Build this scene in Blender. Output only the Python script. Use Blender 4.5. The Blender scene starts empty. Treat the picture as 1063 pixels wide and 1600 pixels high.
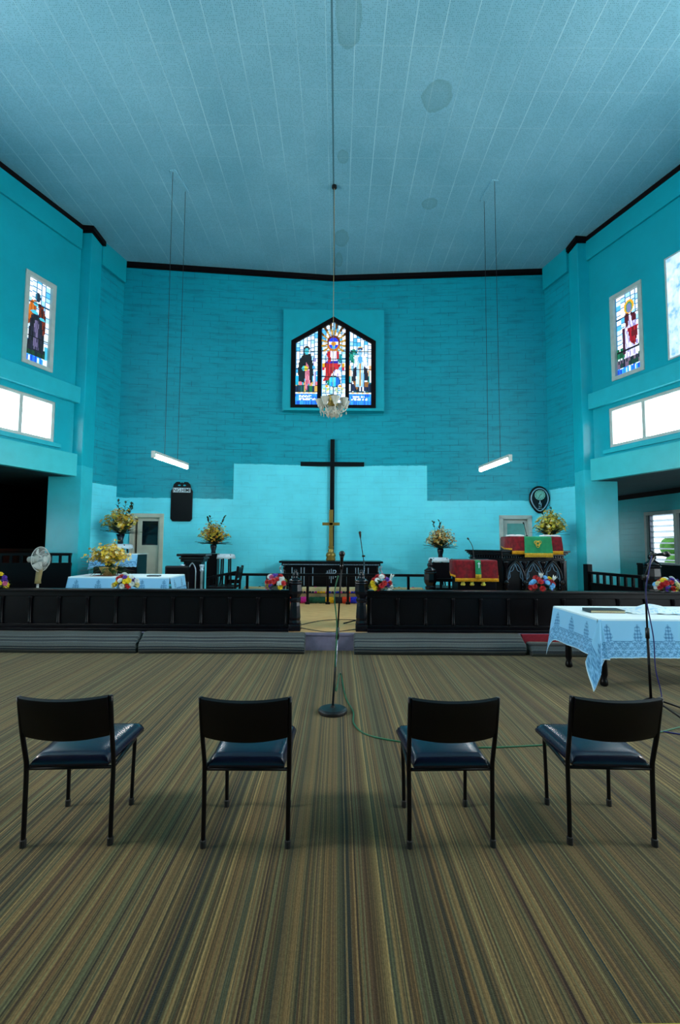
import bpy, bmesh, math, random
import numpy as np
from mathutils import Vector, Matrix, Euler
random.seed(7)
PI = math.pi
SC = bpy.context.scene
COL = SC.collection

# ------------------------------------------------------------------ camera (portrait 1063x1600, 16 mm class lens)
F_PX = 711.0
PITCH = math.atan(47/711.0); YAW = math.atan(4.0/711.0); ROLL = .006; EYE = 1.6
ROT = Matrix.Rotation(-YAW, 3, 'Z') @ Matrix.Rotation(PI/2+PITCH, 3, 'X') @ Matrix.Rotation(ROLL, 3, 'Z')
def _ray(x, y): return ROT @ Vector(((x-531.5)/F_PX, -(y-800)/F_PX, -1.0))
def at_depth(x, y, d):
    r = _ray(x, y); return Vector((0,0,EYE)) + r*(d/r.y)
def at_height(x, y, z):
    r = _ray(x, y); return Vector((0,0,EYE)) + r*((z-EYE)/r.z)

# ------------------------------------------------------------------ colour + materials
def lin(h):
    h = h.lstrip('#'); o = []
    for i in (0,2,4):
        c = int(h[i:i+2],16)/255.0
        o.append(c/12.92 if c <= .04045 else ((c+.055)/1.055)**2.4)
    return tuple(o)+(1.0,)
class NT:
    def __init__(s, name):
        s.m = bpy.data.materials.new(name); s.m.use_nodes = True
        s.t = s.m.node_tree; s.n = s.t.nodes; s.b = s.n['Principled BSDF']
    def node(s, kind, **kw):
        n = s.n.new(kind)
        for k, v in kw.items(): setattr(n, k, v)
        return n
    def link(s, a, b): s.t.links.new(a, b)
    def val(s, sock, v):
        if isinstance(v, bpy.types.NodeSocket): s.link(v, sock)
        else: sock.default_value = v
    def math(s, op, a, b=None, c=None, clamp=False):
        n = s.node('ShaderNodeMath', operation=op); n.use_clamp = clamp
        s.val(n.inputs[0], a)
        if b is not None: s.val(n.inputs[1], b)
        if c is not None: s.val(n.inputs[2], c)
        return n.outputs[0]
    def mix(s, f, a, b, mode='MIX'):
        n = s.node('ShaderNodeMix', data_type='RGBA', blend_type=mode)
        s.val(n.inputs[0], f); s.val(n.inputs[6], a); s.val(n.inputs[7], b)
        return n.outputs[2]
    def ramp(s, f, stops, interp='LINEAR'):
        n = s.node('ShaderNodeValToRGB'); n.color_ramp.interpolation = interp
        e = n.color_ramp.elements
        while len(e) < len(stops): e.new(.5)
        for el, (p, c) in zip(e, stops): el.position = p; el.color = c
        s.val(n.inputs[0], f); return n.outputs[0]
    def noise(s, vec=None, scale=5, detail=3, rough=.5, dim='3D', w=None):
        n = s.node('ShaderNodeTexNoise', noise_dimensions=dim)
        n.inputs['Scale'].default_value = scale; n.inputs['Detail'].default_value = detail
        n.inputs['Roughness'].default_value = rough
        if vec is not None and dim != '1D': s.link(vec, n.inputs['Vector'])
        if w is not None: s.val(n.inputs['W'], w)
        return n.outputs['Fac']
    def obj(s): return s.node('ShaderNodeTexCoord').outputs['Object']
    def uv(s): return s.node('ShaderNodeTexCoord').outputs['UV']
    def sep(s, v):
        n = s.node('ShaderNodeSeparateXYZ'); s.link(v, n.inputs[0]); return n.outputs
    def mapv(s, v, scale=(1,1,1), loc=(0,0,0)):
        n = s.node('ShaderNodeMapping'); s.link(v, n.inputs[0])
        n.inputs['Scale'].default_value = scale; n.inputs['Location'].default_value = loc
        return n.outputs[0]
    def bump(s, h, strength=.2, dist=.01):
        n = s.node('ShaderNodeBump'); n.inputs['Strength'].default_value = strength; n.inputs['Distance'].default_value = dist
        s.link(h, n.inputs['Height']); s.link(n.outputs[0], s.b.inputs['Normal'])
    def base(s, c): s.val(s.b.inputs['Base Color'], c)
    def set(s, rough=.5, metal=0, spec=.5):
        s.b.inputs['Roughness'].default_value = rough; s.b.inputs['Metallic'].default_value = metal
        s.b.inputs['Specular IOR Level'].default_value = spec; return s
M = {}
def simple(name, hexc, rough=.5, metal=0, var=.15, scale=8, bump=0, spec=.5):
    t = NT(name).set(rough, metal, spec)
    c = lin(hexc); d = tuple(x*(1-var) for x in c[:3])+(1,); l = tuple(min(1, x*(1+var)) for x in c[:3])+(1,)
    nz = t.noise(t.obj(), scale, 4)
    t.base(t.ramp(nz, [(.3, d), (.7, l)]))
    if bump: t.bump(t.noise(t.obj(), scale*12, 2), bump, .004)
    M[name] = t.m; return t.m
def emit(name, hexc, strength, tex=None):
    t = NT(name); t.base((0,0,0,1)); t.b.inputs['Emission Color'].default_value = lin(hexc)
    t.b.inputs['Emission Strength'].default_value = strength; t.set(.3)
    M[name] = t.m; return t.m
def wood(name, hexc, rough=.25, var=.35, spec=.22):
    t = NT(name).set(rough, 0, spec)
    c = lin(hexc); d = tuple(x*(1-var) for x in c[:3])+(1,); l = tuple(x*(1+var) for x in c[:3])+(1,)
    v = t.mapv(t.obj(), (3, 3, 18)); nz = t.noise(v, 3, 4)
    t.base(t.ramp(nz, [(.3, d), (.7, l)])); t.bump(nz, .05, .003)
    M[name] = t.m; return t.m

wood('black_wood', '#050409', .33); wood('carved_wood', '#0a0a12', .25, .35, .4); wood('table_wood', '#070609', .35)
wood('tan_wood', '#8a6a3c', .45)
simple('frame_steel', '#050408', .35, 0, .15, 8, 0, .25); simple('vinyl', '#0a1026', .26, 0, .2, 20, 0, .5); simple('vinyl_back', '#060409', .34, 0, .2, 20, .03, .3)
simple('rubber', '#060606', .7); simple('black_plastic', '#0a0a0c', .4); simple('chrome', '#5a626c', .25, .8)
simple('crown', '#0a0206', .6, 0, .1, 8, 0, .15); simple('white_paint', '#b4c0bc', .45, 0, .08); simple('cream_paint', '#c2c4b4', .5, 0, .12, 3)
simple('brass', '#8d7434', .38, .55, .2); simple('gold_thread', '#c9a52a', .7, 0, .3, 60); simple('gold_yellow', '#d69a06', .75, 0, .3, 60)
simple('green_felt', '#0a7f52', .85, 0, .12, 12, .1); simple('white_cloth', '#c8dbe6', .9, 0, .08, 20)
simple('dark_glass', '#0a1a22', .1); simple('silver', '#a8c4d8', .3, .6); simple('paper', '#d8dde0', .8, 0, .05)
simple('book_cover', '#1c2b33', .5); simple('page_edge', '#b9ab86', .8, 0, .25, 90)
simple('green_cable', '#0d5a3a', .45); simple('blue_cable', '#0b0f5e', .4); simple('black_cable', '#14121a', .5)
simple('leaf', '#22451c', .5, 0, .5, 10); simple('dark_leaf', '#15301a', .5, 0, .5, 10); simple('maroon_leaf', '#2c0c1a', .5)
simple('yellow_a', '#d8b82c', .6, 0, .35, 25); simple('yellow_b', '#c99a28', .6, 0, .4, 25); simple('olive_yellow', '#b3ac3a', .6, 0, .4, 25)
simple('cream_petal', '#d9cf96', .6, 0, .25, 25); simple('orange_petal', '#c47a1c', .6, 0, .3, 25)
simple('red_petal', '#b40f16', .5, 0, .35, 25); simple('white_petal', '#dfe6e4', .6, 0, .08, 25); simple('purple_petal', '#5b2da0', .5, 0, .3, 25)
simple('sun_petal', '#f0cf10', .5, 0, .2, 25); simple('blue_petal', '#69b4e6', .5, 0, .2, 25); simple('pink_petal', '#c2557f', .5, 0, .3, 25)
simple('ceramic', '#9fb6b4', .25, 0, .08); simple('vase_dark', '#0b1420', .25); simple('basket', '#a58c50', .7, 0, .4, 40, .3)
simple('fan_white', '#c9cdc8', .35, 0, .05); simple('fan_beige', '#9c8a5c', .4, 0, .15)
simple('crimson_carpet', '#7d0a22', .9, 0, .2, 60, .2); simple('riser', '#6c6880', .8, 0, .15, 10)
simple('dial', '#7fc4b4', .35, 0, .1); simple('letter_white', '#cfe4ee', .5, 0, .04); simple('letter_dark', '#05050c', .6)
simple('platform', '#8a744e', .7, 0, .2, 5); simple('hedge', '#3f7a2a', .8, 0, .5, 3, .4); simple('pink_wall', '#d08a98', .8); simple('concrete', '#b9bcc4', .9)
simple('yellow_trim', '#a7a52c', .7, 0, .2)
for n, h in dict(w_green='#0e4a32', w_yellow='#e0a90a', w_black='#0a0a0e', w_orange='#e8401a', w_blue='#1c25b4', w_navy='#10123c', w_magenta='#d0258c').items():
    simple(n, h, .95, 0, .35, 60, .5)
simple('aisle_shade', '#03101a', .5, 0, .3, 3)  # near-black colour puts the left aisle's shade into its walls

# velvet with folds of its own
t = NT('red_velvet').set(.8, 0, .3); t.b.inputs['Sheen Weight'].default_value = .06
t.base(t.ramp(t.noise(t.obj(), 14, 4), [(.3, lin('#4c020c')), (.75, lin('#86071a'))])); t.bump(t.noise(t.obj(), 25, 3), .35, .01); M['red_velvet'] = t.m

# painted block walls: two coats of turquoise, grimy joints
def wall_mat(name, brick=True, lower=2.64, centre=True, rough=.36, dark='#029aae', light='#64e4f8'):
    t = NT(name).set(rough, 0, .5)
    p = t.obj(); x, y, z = t.sep(p)
    uv = t.uv()
    jag = t.math('MULTIPLY_ADD', t.noise(p, 6, 2), .04, -.02)
    zz = t.math('ADD', z, jag)
    m = t.math('LESS_THAN', zz, lower)
    if centre:
        m2 = t.math('MULTIPLY', t.math('LESS_THAN', t.math('ABSOLUTE', t.math('ADD', x, .17)), 2.4), t.math('LESS_THAN', zz, 3.52))
        m = t.math('MAXIMUM', m, m2)
    big = t.noise(p, .9, 5, .6)
    old = t.ramp(big, [(.3, lin(dark)), (.72, tuple(v*1.2 for v in lin(dark)[:3])+(1,))])
    new = t.ramp(t.noise(p, 2.2, 3), [(.3, lin(light)), (.7, tuple(v*1.12 for v in lin(light)[:3])+(1,))])
    c = t.mix(m, old, new)
    if brick:
        b = t.node('ShaderNodeTexBrick'); t.link(uv, b.inputs['Vector'])
        b.offset = .5; b.inputs['Scale'].default_value = 1; b.inputs['Brick Width'].default_value = .42; b.inputs['Row Height'].default_value = .155
        b.inputs['Mortar Size'].default_value = .005; b.inputs['Mortar Smooth'].default_value = .5
        joint = b.outputs['Fac']
        grime = t.noise(t.mapv(uv, (.9, 3.4, 1)), 1.7, 4, .65)
        gm = t.math('MULTIPLY', joint, t.ramp(grime, [(.42, (0,0,0,1)), (.6, (1,1,1,1))]))
        gm = t.math('MULTIPLY', gm, t.math('MULTIPLY_ADD', m, -.75, .95))
        c = t.mix(gm, c, lin('#064a5c'))
        smear = t.ramp(t.noise(t.mapv(uv, (1.1, 7, 1)), 1.3, 5, .7), [(.5, (0,0,0,1)), (.7, (1,1,1,1))])
        c = t.mix(t.math('MULTIPLY', smear, t.math('MULTIPLY_ADD', m, -.42, .5)), c, lin('#06606e'))
        h = t.math('SUBTRACT', t.math('MULTIPLY', t.noise(uv, 9, 3), .35), joint)
        t.bump(h, .45, .012)
    else:
        smear = t.ramp(t.noise(t.mapv(p, (1, 1, 1.2)), 1.1, 5, .7), [(.5, (0,0,0,1)), (.8, (1,1,1,1))])
        c = t.mix(t.math('MULTIPLY', smear, .3), c, lin('#0a7f90'))
        t.bump(t.noise(p, 14, 4), .12, .01)
    t.base(c); M[name] = t.m; return t.m
wall_mat('block_wall'); wall_mat('side_block', True, 2.9, False); wall_mat('plaster', False, 3.44, False, .3, '#069fb0', '#30bece')
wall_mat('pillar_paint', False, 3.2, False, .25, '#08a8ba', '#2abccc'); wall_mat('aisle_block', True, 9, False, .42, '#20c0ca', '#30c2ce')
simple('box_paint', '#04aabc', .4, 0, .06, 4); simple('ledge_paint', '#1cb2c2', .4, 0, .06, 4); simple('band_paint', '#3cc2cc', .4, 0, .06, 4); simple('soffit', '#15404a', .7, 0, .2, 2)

# ceiling boards
t = NT('ceiling_board').set(.85, 0, .2)
p = t.obj(); x, y, z = t.sep(p)
fx = t.math('ABSOLUTE', t.math('SUBTRACT', t.math('FRACT', t.math('MULTIPLY', x, 1/.4)), .5))
lx = t.math('LESS_THAN', fx, .018)
fy = t.math('ABSOLUTE', t.math('SUBTRACT', t.math('FRACT', t.math('MULTIPLY', y, 1/.62)), .5)); ly = t.math('LESS_THAN', fy, .012)
seam = t.math('LESS_THAN', t.math('ABSOLUTE', t.math('ADD', x, .115)), .014)
dots = t.node('ShaderNodeTexVoronoi'); t.link(t.mapv(p, (1,1,0)), dots.inputs['Vector']); dots.inputs['Scale'].default_value = 42; dots.inputs['Randomness'].default_value = .35
dm = t.ramp(dots.outputs['Distance'], [(.18, (1,1,1,1)), (.32, (0,0,0,1))])
c = t.ramp(t.noise(p, .7, 4), [(.3, lin('#7cbcd2')), (.7, lin('#8ecbe0'))])
c = t.mix(t.math('MULTIPLY', dm, .55), c, lin('#2c6678'))
ln = t.math('MULTIPLY', t.math('MAXIMUM', lx, t.math('MULTIPLY', ly, .3)), t.ramp(t.noise(p, .8, 3), [(.35, (.1,.1,.1,1)), (.65, (.75,.75,.75,1))]))
c = t.mix(ln, c, lin('#b8e4ee'))
c = t.mix(t.math('MULTIPLY', seam, .7), c, lin('#25505c'))
st = None
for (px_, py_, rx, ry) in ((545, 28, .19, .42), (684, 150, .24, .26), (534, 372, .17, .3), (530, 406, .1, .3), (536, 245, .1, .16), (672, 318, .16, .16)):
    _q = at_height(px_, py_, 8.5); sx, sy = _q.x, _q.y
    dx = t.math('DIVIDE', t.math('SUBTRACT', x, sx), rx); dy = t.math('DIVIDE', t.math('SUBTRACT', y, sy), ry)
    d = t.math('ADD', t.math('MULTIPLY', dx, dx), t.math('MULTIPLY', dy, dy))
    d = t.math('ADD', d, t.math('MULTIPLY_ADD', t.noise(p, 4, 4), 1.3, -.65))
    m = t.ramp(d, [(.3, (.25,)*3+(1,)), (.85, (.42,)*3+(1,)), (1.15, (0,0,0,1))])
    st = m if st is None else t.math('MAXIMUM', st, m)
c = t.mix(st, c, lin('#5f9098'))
t.base(c); t.bump(dm, .2, .004); M['ceiling_board'] = t.m

# striped carpet
def carpet(name, axis, cells, broad, pal, broad_pal, rough=.95, uvs=False):
    t = NT(name).set(rough, 0, .15); t.b.inputs['Sheen Weight'].default_value = .21; t.b.inputs['Sheen Roughness'].default_value = .45; t.b.inputs['Sheen Tint'].default_value = (.8, .75, .55, 1)
    p = t.uv() if uvs else t.obj(); comp = t.sep(p)
    x = comp[axis]
    wob = t.math('MULTIPLY_ADD', t.noise(p, .8, 2), .02, -.01)
    xw = t.math('ADD', x, wob)
    def wn(scale, seed):
        n = t.node('ShaderNodeTexWhiteNoise', noise_dimensions='1D')
        t.link(t.math('FLOOR', t.math('MULTIPLY_ADD', xw, scale, seed)), n.inputs['W']); return n.outputs['Value']
    a = t.ramp(wn(cells, 3.3), pal, 'CONSTANT')
    b = t.ramp(wn(broad, 71.7), broad_pal, 'CONSTANT')
    f = t.ramp(wn(cells*2.3, 17.1), [(0, (.25,.25,.25,1)), (1, (1.3,1.3,1.3,1))])
    c = t.mix(.5, a, b); c = t.mix(.7, c, f, 'MULTIPLY')
    wear = t.ramp(t.noise(p, 1.6, 5, .65), [(.3, (.78,.78,.76,1)), (.7, (1.12,1.1,1.05,1))])
    c = t.mix(.6, c, wear, 'MULTIPLY')
    if axis == 0: c = t.mix(1, c, lin('#c4c0b4'), 'MULTIPLY')
    if axis == 0:
        hs = t.node('ShaderNodeHueSaturation'); hs.inputs['Saturation'].default_value = .95; t.link(c, hs.inputs['Color']); c = hs.outputs[0]
    fz = t.ramp(t.noise(t.mapv(p, (1, .35, 1) if axis == 0 else (.35, 1, 1)), 190, 2), [(.3, (.6,.6,.6,1)), (.7, (1.25,1.25,1.25,1))])
    c = t.mix(.7, c, fz, 'MULTIPLY')
    t.base(c); t.bump(t.noise(p, 220, 2), .35, .006); M[name] = t.m
carpet('floor_carpet', 0, 125, 44,
  [(0, lin('#8c7648')), (.15, lin('#66603f')), (.29, lin('#25282a')), (.42, lin('#b09a66')), (.52, lin('#566048')), (.62, lin('#15323c')), (.7, lin('#7a6440')), (.8, lin('#8f9670')), (.87, lin('#4a2a30')), (.92, lin('#1c1c24')), (.96, lin('#a08a5c'))],
  [(0, lin('#7e6e48')), (.2, lin('#565a40')), (.36, lin('#978658')), (.52, lin('#34382f')), (.64, lin('#667258')), (.78, lin('#725838')), (.88, lin('#1f3438')), (.95, lin('#4e3034'))])
carpet('kneeler_carpet', 1, 110, 40,
  [(0, lin('#3a444e')), (.2, lin('#7c868a')), (.4, lin('#0e1218')), (.55, lin('#2c3844')), (.7, lin('#90968f')), (.8, lin('#0a0c12')), (.93, lin('#5a5850'))],
  [(0, lin('#3a444e')), (.3, lin('#262e38')), (.55, lin('#5c6668')), (.8, lin('#12181f'))], uvs=True)

# woven mats
t = NT('woven_mat').set(.75, 0, .3); p = t.obj()
w1 = t.node('ShaderNodeTexWave', wave_type='BANDS', bands_direction='DIAGONAL'); t.link(p, w1.inputs['Vector']); w1.inputs['Scale'].default_value = 14; w1.inputs['Distortion'].default_value = 2
pat = t.ramp(t.noise(t.mapv(p, (3, 14, 1)), 2.2, 3), [(.3, lin('#b98a50')), (.7, lin('#d8ac70'))])
t.base(t.mix(t.math('MULTIPLY', w1.outputs['Fac'], .35), pat, lin('#e4bf88'))); t.bump(w1.outputs['Fac'], .2, .004); M['woven_mat'] = t.m
t = NT('pale_mat').set(.8, 0, .3); p = t.obj()
t.base(t.ramp(t.noise(t.mapv(p, (30, 30, 60)), 2, 3), [(.3, lin('#b9a878')), (.7, lin('#d8cb9e'))])); M['pale_mat'] = t.m

# vertex-colour materials (patterns that belong to the surface)
def vc_emit(name, strength):
    t = NT(name); a = t.node('ShaderNodeVertexColor', layer_name='pattern'); t.base((.02,.02,.02,1)); t.set(.25)
    t.link(a.outputs['Color'], t.b.inputs['Emission Color']); t.b.inputs['Emission Strength'].default_value = strength; M[name] = t.m
def vc_cloth(name):
    t = NT(name).set(.85, 0, .2); a = t.node('ShaderNodeVertexColor', layer_name='pattern'); t.base(a.outputs['Color'])
    t.b.inputs['Sheen Weight'].default_value = .2; M[name] = t.m
vc_emit('stained_glass', 2.1); vc_cloth('lace')
emit('daylight_pane', '#f0f9ff', 9.0); emit('unseen_key_pane', '#fff6ea', 120.0); emit('added_fill_pane', '#f4f6ff', 16.0); emit('added_porch_pane', '#f6fbff', 22.0); emit('end_pane', '#f6fbff', 3.2); emit('added_rear_pane', '#fff3e2', 1.0); emit('added_aisle_pane', '#f6fbff', 30.0); emit('tube_glow', '#f6fdff', 150.0)
t = NT('frosted_pane').set(.4); t.base((.05,.05,.05,1)); p = t.obj()
t.link(t.ramp(t.noise(t.mapv(p, (3, 3, 2.2)), 3, 5, .7), [(.3, lin('#5aa6e8')), (.5, lin('#bfe2ff')), (.75, lin('#ffffff'))]), t.b.inputs['Emission Color']); t.b.inputs['Emission Strength'].default_value = 1.9; M['frosted_pane'] = t.m
t = NT('louvre_glass').set(.05, 0, .5); t.base(lin('#cfe6ee')); t.b.inputs['Transmission Weight'].default_value = .85; t.b.inputs['IOR'].default_value = 1.2; M['louvre_glass'] = t.m
t = NT('crystal').set(.08, 0, .8); t.base(lin('#dcd8ca')); t.b.inputs['Transmission Weight'].default_value = .3; t.b.inputs['IOR'].default_value = 1.45; M['crystal'] = t.m

# ------------------------------------------------------------------ mesh helpers
def new(): return bmesh.new()
def link(o, parent=None):
    COL.objects.link(o)
    if parent is not None: o.parent = parent
    return o
def obj(name, bm, mat, parent=None, smooth=False, bevel=0, loc=None, seg=2):
    me = bpy.data.meshes.new(name)
    bmesh.ops.recalc_face_normals(bm, faces=bm.faces[:])
    if smooth:
        for f in bm.faces: f.smooth = True
    bm.to_mesh(me); bm.free()
    for m in (mat if isinstance(mat, (list, tuple)) else [mat]): me.materials.append(M[m])
    o = bpy.data.objects.new(name, me); link(o, parent)
    if loc is not None: o.location = loc
    if bevel:
        b = o.modifiers.new('bevel', 'BEVEL'); b.width = bevel; b.segments = seg; b.limit_method = 'ANGLE'
    return o
def thing(name, label, cat, loc=(0,0,0), rotz=0, group=None):
    o = bpy.data.objects.new(name, None); COL.objects.link(o); o.empty_display_size = .1
    o.location = loc; o.rotation_euler = (0, 0, rotz); o['label'] = label; o['category'] = cat
    if group: o['group'] = group
    return o
def tag(o, label, cat, group=None):
    o['label'] = label; o['category'] = cat
    if group: o['group'] = group
    return o
def struct(o, label=None):
    o['kind'] = 'structure'
    if label: o['label'] = label
    return o
def bx(bm, c, s, rot=None, mi=0):
    m = Matrix.Translation(c)
    if rot is not None: m = m @ (rot if isinstance(rot, Matrix) else Euler(rot).to_matrix().to_4x4())
    r = bmesh.ops.create_cube(bm, size=1, matrix=m @ Matrix.Diagonal((s[0], s[1], s[2], 1)))
    if mi:
        for f in {f for v in r['verts'] for f in v.link_faces}: f.material_index = mi
    return r['verts']
def bb(bm, a, b, mi=0):
    return bx(bm, [(a[i]+b[i])/2 for i in range(3)], [abs(b[i]-a[i]) for i in range(3)], None, mi)
def ring(bm, c, u, v, r, n, ph=0):
    return [bm.verts.new(c + u*(math.cos(ph+2*PI*i/n)*r) + v*(math.sin(ph+2*PI*i/n)*r)) for i in range(n)]
def tube(bm, pts, r, n=8, cap=True, mi=0):
    pts = [Vector(p) for p in pts]; rs = r if isinstance(r, (list, tuple)) else [r]*len(pts)
    prev = None; first = None; up = None
    for i, p in enumerate(pts):
        d = (pts[min(i+1, len(pts)-1)] - pts[max(i-1, 0)])
        if d.length < 1e-9: d = Vector((0,0,1))
        d.normalize()
        if up is None:
            a = Vector((0,0,1)) if abs(d.z) < .9 else Vector((1,0,0)); up = d.cross(a).normalized()
        else:
            up = (up - d*up.dot(d))
            up = up.normalized() if up.length > 1e-6 else d.orthogonal().normalized()
        v = d.cross(up)
        rg = ring(bm, p, up, v, rs[i], n)
        if prev:
            for k in range(n):
                f = bm.faces.new((prev[k], prev[(k+1)%n], rg[(k+1)%n], rg[k])); f.material_index = mi
        else: first = rg
        prev = rg
    if cap:
        bm.faces.new(first).material_index = mi; bm.faces.new(prev).material_index = mi
def lathe(bm, prof, c=(0,0,0), n=16, ph=0, mi=0):
    c = Vector(c); prev = None; X = Vector((1,0,0)); Yv = Vector((0,1,0)); first = None
    for r, z in prof:
        rg = ring(bm, c+Vector((0,0,z)), X, Yv, max(r, .0005), n, ph)
        if prev:
            for k in range(n): bm.faces.new((prev[k], prev[(k+1)%n], rg[(k+1)%n], rg[k])).material_index = mi
        else: first = rg
        prev = rg
    bm.faces.new(first).material_index = mi; bm.faces.new(prev).material_index = mi
def prism(bm, pts, y0, y1, mi=0):
    """outline in xz extruded along y"""
    a = [bm.verts.new((x, y0, z)) for x, z in pts]; b = [bm.verts.new((x, y1, z)) for x, z in pts]; n = len(pts)
    bm.faces.new(a).material_index = mi; bm.faces.new(b).material_index = mi
    for i in range(n): bm.faces.new((a[i], a[(i+1)%n], b[(i+1)%n], b[i])).material_index = mi
def prism_z(bm, pts, z0, z1, mi=0):
    a = [bm.verts.new((x, y, z0)) for x, y in pts]; b = [bm.verts.new((x, y, z1)) for x, y in pts]; n = len(pts)
    bm.faces.new(a).material_index = mi; bm.faces.new(b).material_index = mi
    for i in range(n): bm.faces.new((a[i], a[(i+1)%n], b[(i+1)%n], b[i])).material_index = mi
def sphere(bm, c, r, seg=12, rings=8, scale=(1,1,1), mi=0):
    v = bmesh.ops.create_uvsphere(bm, u_segments=seg, v_segments=rings, radius=r, matrix=Matrix.Translation(c) @ Matrix.Diagonal((*scale, 1)))['verts']
    if mi:
        for f in {f for q in v for f in q.link_faces}: f.material_index = mi
def spline(pts, n=8):
    pts = [Vector(p) for p in pts]; out = []
    for i in range(len(pts)-1):
        p0 = pts[max(i-1,0)]; p1 = pts[i]; p2 = pts[i+1]; p3 = pts[min(i+2, len(pts)-1)]
        for k in range(n):
            s = k/n
            out.append(.5*((2*p1)+(p2-p0)*s+(2*p0-5*p1+4*p2-p3)*s*s+(3*p1-p0-3*p2+p3)*s**3))
    out.append(pts[-1]); return out
def wall(name, a, b, z0, z1, thick, side, holes, mat, parent=None):
    """upright slab from a to b (interior face), thickness on 'side' (+1 left of a->b), rectangular openings (u0,u1,z0,z1); UV in metres"""
    a = Vector((a[0], a[1], 0)); b = Vector((b[0], b[1], 0)); L = (b-a).length; d = (b-a)/L; nrm = Vector((-d.y, d.x, 0))*side*thick
    us = sorted({0, L, *[h[0] for h in holes], *[h[1] for h in holes]}); zs = sorted({z0, z1, *[h[2] for h in holes], *[h[3] for h in holes]})
    us = [u for u in us if 0 <= u <= L]; zs = [z for z in zs if z0 <= z <= z1]
    bm = new(); uvl = bm.loops.layers.uv.new('UVMap')
    def solid(i, j):
        if i < 0 or j < 0 or i >= len(us)-1 or j >= len(zs)-1: return False
        u = (us[i]+us[i+1])/2; z = (zs[j]+zs[j+1])/2
        return not any(h[0] < u < h[1] and h[2] < z < h[3] for h in holes)
    def P(u, z, o): return a + d*u + (nrm if o else Vector((0,0,0))) + Vector((0,0,z))
    def face(ps, uvs):
        f = bm.faces.new([bm.verts.new(p) for p in ps])
        for l, q in zip(f.loops, uvs): l[uvl].uv = q
    for i in range(len(us)-1):
        for j in range(len(zs)-1):
            if not solid(i, j): continue
            u0, u1, q0, q1 = us[i], us[i+1], zs[j], zs[j+1]
            for o in (0, 1): face([P(u0,q0,o), P(u1,q0,o), P(u1,q1,o), P(u0,q1,o)], [(u0,q0), (u1,q0), (u1,q1), (u0,q1)])
            if not solid(i-1, j): face([P(u0,q0,0), P(u0,q1,0), P(u0,q1,1), P(u0,q0,1)], [(0,q0), (0,q1), (thick,q1), (thick,q0)])
            if not solid(i+1, j): face([P(u1,q0,0), P(u1,q1,0), P(u1,q1,1), P(u1,q0,1)], [(0,q0), (0,q1), (thick,q1), (thick,q0)])
            if not solid(i, j-1): face([P(u0,q0,0), P(u1,q0,0), P(u1,q0,1), P(u0,q0,1)], [(u0,0), (u1,0), (u1,thick), (u0,thick)])
            if not solid(i, j+1): face([P(u0,q1,0), P(u1,q1,0), P(u1,q1,1), P(u0,q1,1)], [(u0,0), (u1,0), (u1,thick), (u0,thick)])
    bmesh.ops.remove_doubles(bm, verts=bm.verts[:], dist=1e-5)
    return obj(name, bm, mat, parent)
def pattern(o, fn, corner=True):
    """colour per face from fn(face centre)"""
    me = o.data; a = me.color_attributes.new('pattern', 'FLOAT_COLOR', 'CORNER')
    for p in me.polygons:
        c = fn(p.center)
        for li in p.loop_indices: a.data[li].color = c

# ------------------------------------------------------------------ room shell
H = 8.5
LA, LB = Vector((-5.66, 9.62)), Vector((-10.05, -3.0))        # left nave wall (flares towards the viewer)
RA, RB = Vector((5.606, 9.86)), Vector((9.72, -3.0))
CL, CM, CR = (-5.309, 10.902), (-.131, 11.42), (5.178, 11.043)
bm = new(); bb(bm, (-13.2, -3.3, -.12), (13.2, 14.2, 0)); struct(obj('floor', bm, 'floor_carpet'))
bm = new(); bb(bm, (-10.6, -3.3, H), (10.4, 12.0, H+.15)); struct(obj('ceiling', bm, 'ceiling_board'))
bm = new()
prism_z(bm, [(-8.6, 6.87), (8.6, 6.87), (8.2, 14.1), (-8.2, 14.1)], 0, .25); struct(obj('chancel_floor', bm, 'woven_mat'))
bm = new(); bb(bm, (-8.6, 6.845, 0), (8.6, 6.87, .25)); bb(bm, (-8.6, 6.83, .22), (8.6, 6.9, .253)); struct(obj('step_riser', bm, 'riser'))
bm = new(); bb(bm, (-2.75, 10.24, .25), (2.45, 11.4, .45)); struct(obj('sanctuary_platform', bm, 'platform'))

# back walls with door openings (prow shape, two facets)
struct(wall('wall_back_left', CL, CM, 0, H, .25, 1, [(.36, 1.10, .25, 2.24)], 'block_wall'))
struct(wall('wall_back_right', CM, CR, 0, H, .25, 1, [(4.13, 4.87, .25, 2.26)], 'block_wall'))
# short block returns between the corners and the pillars
struct(wall('wall_left_return', (-5.535, 10.05), CL, 0, H, .25, 1, [], 'side_block'))
struct(wall('wall_right_return', CR, (5.42, 10.1), 0, H, .25, 1, [], 'side_block'))
# shallow head beams in the returns
for s, a, b, nm in ((1, (-5.50, 10.1), (-5.31, 10.85), 'trim_1'), (-1, (5.38, 10.2), (5.18, 11.0), 'trim_2')):
    a = Vector(a); b = Vector(b); d = (b-a).normalized(); n = Vector((d.y, -d.x))*(1 if s > 0 else -1)*.07
    bm = new(); prism_z(bm, [a, b, b+n, a+n], 7.93, H); struct(obj(nm, bm, 'plaster'))
# pillars
def pillar(nm, x0, x1, y0, y1):
    bm = new(); bb(bm, (x0, y0, 0), (x1, y1, H)); struct(obj(nm, bm, 'pillar_paint', bevel=.015))
pillar('pillar_left', -6.16, -5.45, 9.64, 10.09); pillar('pillar_right', 5.37, 6.11, 9.82, 10.21)
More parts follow.
